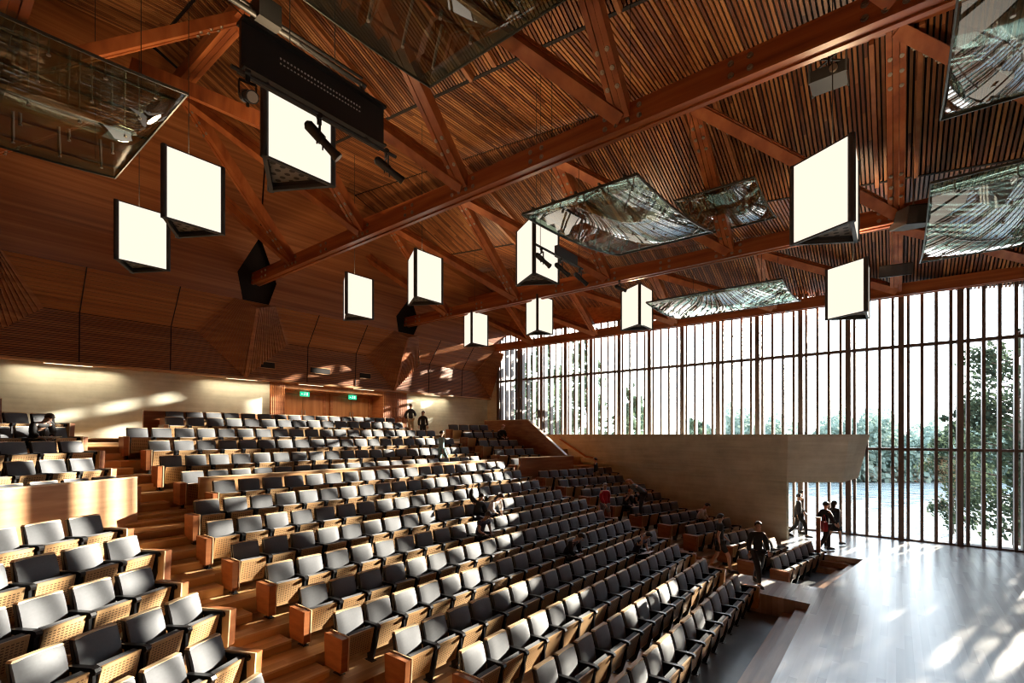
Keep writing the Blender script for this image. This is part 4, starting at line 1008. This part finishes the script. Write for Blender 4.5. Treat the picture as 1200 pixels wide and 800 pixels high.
def person(loc, rz, P, label, top, legs, skin=None, hair=None, hairlen=.0, sc=1.0, shoes='black_shoes', short=False, sleeves=True, skirt=False, coat=False, name='person', build=1.0):
    skin = skin or M_SKIN; hair = hair or M_HAIRB
    e = empty(name, loc, rz, label, 'person'); e.scale = (sc,)*3
    V = {k: Vector(v) for k, v in P.items()}
    V['uch'] = V['che'].lerp(V['nec'], .55)
    ks = ['pel','wai','che','uch','nec','hb','hm','ht','sL','sR','eL','eR','wL','wR','hL','hR','kL','kR','aL','aR','tL','tR']
    R = dict(pel=(.12,.09), wai=(.11,.08), che=(.135,.095), uch=(.13,.08), nec=.052, hb=.058, hm=(.078,.088), ht=.06, sL=.066, sR=.066, eL=.042, eR=.038, wL=.026, wR=.026, hL=.092, hR=.092, kL=.060, kR=.060, aL=.042, aR=.038, tL=.032, tR=.032)
    E = [('pel','wai'),('wai','che'),('che','uch'),('uch','nec'),('nec','hb'),('hb','hm'),('hm','ht'),('uch','sL'),('uch','sR'),('sL','eL'),('sR','eR'),('eL','wL'),('eR','wR'),('pel','hL'),('pel','hR'),('hL','kL'),('hR','kR'),('kL','aL'),('kR','aR'),('aL','tL'),('aR','tR')]
    idx = {k: i for i, k in enumerate(ks)}
    skin_mesh('body', [V[k] for k in ks], [(idx[a], idx[b]) for a, b in E], [R[k] for k in ks], skin, e)
    g = .034*build
    def grow(r, g=g): return tuple(x+g for x in r) if isinstance(r, tuple) else r+g
    tk = ['uch','che','wai','pel','sL','sR','eL','eR']+(['wL','wR'] if sleeves else [])
    tv = [V[k].copy() for k in tk]; tr = [grow(R[k]) for k in tk]; tv[tk.index('pel')] = V['pel']+(V['pel']-V['wai'])*.55; tr[tk.index('pel')] = (.135,.11)
    te = [('uch','che'),('che','wai'),('wai','pel'),('uch','sL'),('uch','sR'),('sL','eL'),('sR','eR')]+([('eL','wL'),('eR','wR')] if sleeves else [])
    if not sleeves:
        for s in 'LR': tv[tk.index('e'+s)] = V['s'+s].lerp(V['e'+s], .62); tr[tk.index('e'+s)] = .058
    else:
        for s in 'LR': tv[tk.index('w'+s)] = V['e'+s].lerp(V['w'+s], .88)
    ti = {k: i for i, k in enumerate(tk)}
    col = V['che'].lerp(V['nec'], .85); tv.append(col); tr.append(.066); tei = [(ti[a], ti[b]) for a, b in te]+[(0, len(tv)-1)]
    if coat:
        lo = V['pel']+(V['kL']+V['kR']-V['pel']*2)*.32; tv.append(lo); tr.append((.17,.13)); tei.append((ti['pel'], len(tv)-1))
    skin_mesh('coat' if coat else 'top', tv, tei, tr, top, e)
    lk = ['pel','hL','hR','kL','kR']+([] if short else ['aL','aR']); lv = [V[k].copy() for k in lk]; lr = [grow(R[k],.022) for k in lk]
    if short:
        for s in 'LR': lv[lk.index('k'+s)] = V['h'+s].lerp(V['k'+s], .8); lr[lk.index('k'+s)] = .085
    else:
        for s in 'LR': lr[lk.index('a'+s)] = .056
    if skirt:
        b = MB(); p = V['pel']; q = (V['kL']+V['kR'])/2*.75+V['pel']*.25; b.tube(p+Vector((0,0,.05)), q, .14, .24, 16); b.build('skirt', legs, e)
    else:
        li = {k: i for i, k in enumerate(lk)}; le = [('pel','hL'),('pel','hR'),('hL','kL'),('hR','kR')]+([] if short else [('kL','aL'),('kR','aR')])
        skin_mesh('shorts' if short else 'trousers', lv, [(li[a], li[b]) for a, b in le], lr, legs, e)
    sm = cloth(shoes, (.03,.03,.03) if 'black' in shoes else (.5,.48,.45))
    for s in 'LR':
        b = MB(); a, t = V['a'+s], V['t'+s]; d = (t-a); d.z = 0; d.normalize(); c = d.cross(Vector((0,0,1))); z0 = min(t.z, a.z)-.035
        h_ = a-d*.05
        b.hexa([(h_-c*.035).to_tuple()[:2]+(z0,),(h_+c*.035).to_tuple()[:2]+(z0,),(t+d*.06+c*.04).to_tuple()[:2]+(z0,),(t+d*.06-c*.04).to_tuple()[:2]+(z0,)],
               [(h_-c*.035).to_tuple()[:2]+(a.z+.02,),(h_+c*.035).to_tuple()[:2]+(a.z+.02,),(t+d*.03+c*.034).to_tuple()[:2]+(t.z+.03,),(t+d*.03-c*.034).to_tuple()[:2]+(t.z+.03,)])
        b.build('shoe', sm, e, .012)
    # hair, face
    up = (V['ht']-V['hb']).normalized(); c = V['hm']+up*.02; side = Vector((1,0,0)); fwd_ = side.cross(up)*1.0
    if fwd_.y > 0: fwd_ = -fwd_
    b = MB(); vs = []; n, m = 12, 6
    for j in range(m+1):
        ph = math.pi*.5*j/m*(1.15)
        for i in range(n):
            an = 2*math.pi*i/n
            fr = math.cos(an)                       # +1 at the face
            drop = ph*(1.0 if fr < .3 else .62)
            r = .098*math.sin(drop)+.002; z = .112*math.cos(drop)
            vs.append(c + fwd_*math.cos(an)*r*1.12 + side*math.sin(an)*r*.98 + up*z)
    fs = [(j*n+i, j*n+(i+1)%n, (j+1)*n+(i+1)%n, (j+1)*n+i) for j in range(m) for i in range(n)]
    b.add(vs, fs, 0, True)
    if hairlen:
        bk_ = c-fwd_*.07; b.tube(bk_+up*.02, V['nec']-fwd_*.08-Vector((0,0,hairlen)), .085, .05, 10)
    o = b.build('hair', hair, e); so_ = o.modifiers.new('t','SOLIDIFY'); so_.thickness = .012
    b = MB(); f = V['hm']+fwd_*.088+up*.005
    for s in (-1,1): b.tube(f+side*s*.03, f+side*s*.03+fwd_*.006, .009, .006, 8)
    b.build('eyes', M_EYE, e)
    b = MB(); b.hexa([f-side*.012-up*.03,f+side*.012-up*.03,f+side*.012-up*.03+fwd_*.0,f-side*.012-up*.03+fwd_*.0],[f-side*.006+up*.01,f+side*.006+up*.01,f+side*.006-up*.02+fwd_*.03,f-side*.006-up*.02+fwd_*.03]); b.build('nose', skin, e)
    b = MB(); q = f-up*.048; b.hexa([q-side*.02-fwd_*.01,q+side*.02-fwd_*.01,q+side*.02+fwd_*.002,q-side*.02+fwd_*.002],[q-side*.02-fwd_*.01+up*.008,q+side*.02-fwd_*.01+up*.008,q+side*.018+fwd_*.004+up*.008,q-side*.018+fwd_*.004+up*.008]); b.build('mouth', M_LIP, e)
    for s in (-1,1):
        b = MB(); q = V['hm']+side*s*.078; b.tube(q, q+side*s*.014, .022, .024, 8); b.build('ear', skin, e)
    for s, sg in (('L',1),('R',-1)):
        hand_mesh(V['w'+s], V['w'+s]-V['e'+s]+Vector((0,-.02,0)), sg).build('hand', skin, e)
    return e
C_DARK = cloth('dark_jacket', (.02,.022,.03)); C_BLK = cloth('black_cloth', (.012,.012,.013)); C_BEI = cloth('beige_cloth', (.42,.33,.22)); C_NAVY = cloth('navy_cloth', (.02,.025,.06))
C_TEAL = cloth('pale_teal_cloth', (.30,.48,.50)); C_RED = cloth('red_sweater', (.50,.022,.045)); C_GRY = cloth('grey_shorts', (.30,.33,.34)); C_WHT = cloth('white_cloth', (.65,.63,.6)); C_BROWN = cloth('brown_cloth', (.10,.06,.04))
C_JEAN = cloth('dark_jeans', (.03,.04,.07)); C_OLI = cloth('grey_blouse', (.10,.10,.10)); C_BAGR = cloth('red_bag', (.30,.02,.03))
def face(dx, dy): return math.atan2(dx, -dy)         # turn so that the local -y axis points to (dx, dy)
zt = fz(hU[5])
person((17.0,20.25,zt), face(-.3,-1), P_BEHIND, 'standing man in dark jacket and beige trousers by the rear concrete wall', C_DARK, C_BEI, hair=M_HAIRG)
person((17.95,20.35,fz(hUR[-1])+.006), face(-.6,-1), P_STAND, 'standing woman in dark clothes with long hair beside the man at the rear wall', C_BLK, C_BLK, hairlen=.12, sc=.98)
person((14.2,14.95,fz(hU[1])), face(1,-.3), P_WALK, 'person in a pale teal coat walking between the upper centre rows', C_TEAL, C_TEAL, coat=True, sc=.95)
person((17.05,8.85,fz(hL[5])), face(-.55,-.9), P_WALK2, 'man in a red sweater and grey shorts stepping down the right aisle', C_RED, C_GRY, hair=M_HAIRG, short=True, shoes='pale_shoes', sc=1.02)
person((17.35,7.55,fz(hL[7])), face(-.4,.9), P_BEND, 'woman in a dark grey blouse bending forward in the right aisle', C_OLI, C_DARK, hair=M_HAIRR, hairlen=.08, sleeves=False, sc=1.0)
person((15.35,4.15,fz(hL[10-8])+.15), face(.55,-1), P_WALK, 'man in a black T-shirt and shorts walking down the right aisle', C_BLK, C_BLK, short=True, sleeves=False, sc=1.02)
person((14.55,2.95,.50), face(-.8,-.6), P_WALK, 'person in black jacket and dark trousers stepping onto the wooden walkway', C_BLK, C_BLK, sc=1.0)
person((22.35,3.05,.5), face(.2,-1), P_WALK, 'man in grey top striding below the concrete gallery, in front of the windows', C_OLI, C_BLK)
person((23.3,3.1,.5), face(.3,-1), P_STAND, 'taller dark-haired man behind the striding man below the concrete gallery', C_BROWN, C_JEAN, sc=1.03)
person((20.3,1.95,.5), face(.6,-.6), P_WALK2, 'dark-clothed person carrying a red bag, walking onto the stage', C_BLK, C_BLK)
person((21.5,1.8,.5), face(.9,-.5), P_WALK, 'woman in a short black skirt and dark top walking near the windows', C_DARK, C_BLK, skirt=True, hairlen=.1, sc=.95)
xr = uv((20.3-15.6*MR_[0])/VR_[0], 15.6, VR_, MR_)
person((xr[0], xr[1], fz(hRR[0])+.006-.0), face(-.3,.9), P_STAND, 'person in black top and pale skirt standing among the upper rows by the concrete wall', C_BLK, C_BEI, sc=.82)
def seated(key, label, top, legs, lean, turn=0.0, **k):
    s_ = SIT[key]; P = k.pop('P', None) or sitp(lean)
    return person((s_['x'], s_['y'], s_['z']), s_['rz']+turn, P, label, top, legs, **k)
seated('scarf','seated person in black jacket bent over papers in the upper left bank', C_BLK, C_DARK, .55)
seated('bagman','seated person in black stretching one arm up in the centre bank', C_BLK, C_JEAN, .2, P=sitp(.2, eL=(-.26,-.20,1.22), wL=(-.22,-.22,1.46)))
seated('writer','seated person in white and black top writing, beside the one stretching', C_WHT, C_JEAN, .5, hairlen=.05)
seated('reader','seated person in a navy T-shirt reading papers in the sunlit centre seats', C_NAVY, C_BLK, .35, sleeves=False, skin=M_SKIND)
seated('noter','seated person in black half in shadow, bent over a notebook in the centre bank', C_BLK, C_BLK, .5)
seated('phone','seated person in a navy T-shirt holding a phone to the ear and a white paper', C_NAVY, C_BLK, .45, sleeves=False, P=sitp(.45, eL=(-.22,-.52,.92), wL=(-.10,-.46,1.14)))
seated('booka','left of two people reading together near the right aisle, in dark clothes', C_DARK, C_BLK, .3, hair=M_HAIRR)
seated('bookb','auburn-haired woman leaning over an open book near the right aisle', C_BLK, C_BLK, .5, hair=M_HAIRR, sleeves=False, hairlen=.08)
seated('wallman','seated person in a white top next to the concrete gallery wall', C_WHT, C_BLK, .35, turn=.3)
seated('upper','seated person in dark clothes in the upper right bank of seats', C_BLK, C_BLK, .2, hair=M_HAIRR)
M_PAPER = plain('paper', (.75,.74,.7), .7)
def sheet(key, label, w_=.22, d_=.30, thick=.006, nm='paper', mat=None, dz=.0, dy=0.0):
    s_ = SIT[key]; e = Matrix.Translation((s_['x'],s_['y'],s_['z'])) @ Matrix.Rotation(s_['rz'],4,'Z') @ Matrix.Translation((0,-.56+dy,.635+dz)) @ Matrix.Rotation(-.25,4,'X')
    b = MB(); b.box(-w_,w_,-d_/2,d_/2,0,thick); 
    o = b.build(nm, mat or M_PAPER); o.matrix_world = e; tag(o, label, 'paper' if nm == 'paper' else nm); return o
sheet('scarf','white papers on the lap of the person in the upper left bank', dy=-.1)
sheet('writer','sheet of paper on the lap of the writing person', dy=-.08)
sheet('reader','papers held by the seated reader in the navy T-shirt', .15, .25)
sheet('noter','open notebook on the lap of the shadowed writer', .16,.22,.015,'notebook')
sheet('phone','big white paper on the lap of the person holding a phone', .25,.35)
sheet('bookb','open book on the lap of the auburn-haired woman', .2,.26,.03,'book')
b = MB(); b.rbox(-.16,.16,-.06,.06,0,.34,.06); 
e = empty('bag', (19.98,1.95,1.25), .4, 'dark red shoulder bag carried by the person walking onto the stage', 'bag'); b.build('body', C_BAGR, e)
b = MB()
for i in range(8):
    a0 = math.pi*i/8; a1 = math.pi*(i+1)/8
    b.tube((-.13*math.cos(a0),0,.32+.25*math.sin(a0)),(-.13*math.cos(a1),0,.32+.25*math.sin(a1)),.01,n=6)
b.build('strap', C_BAGR, e)
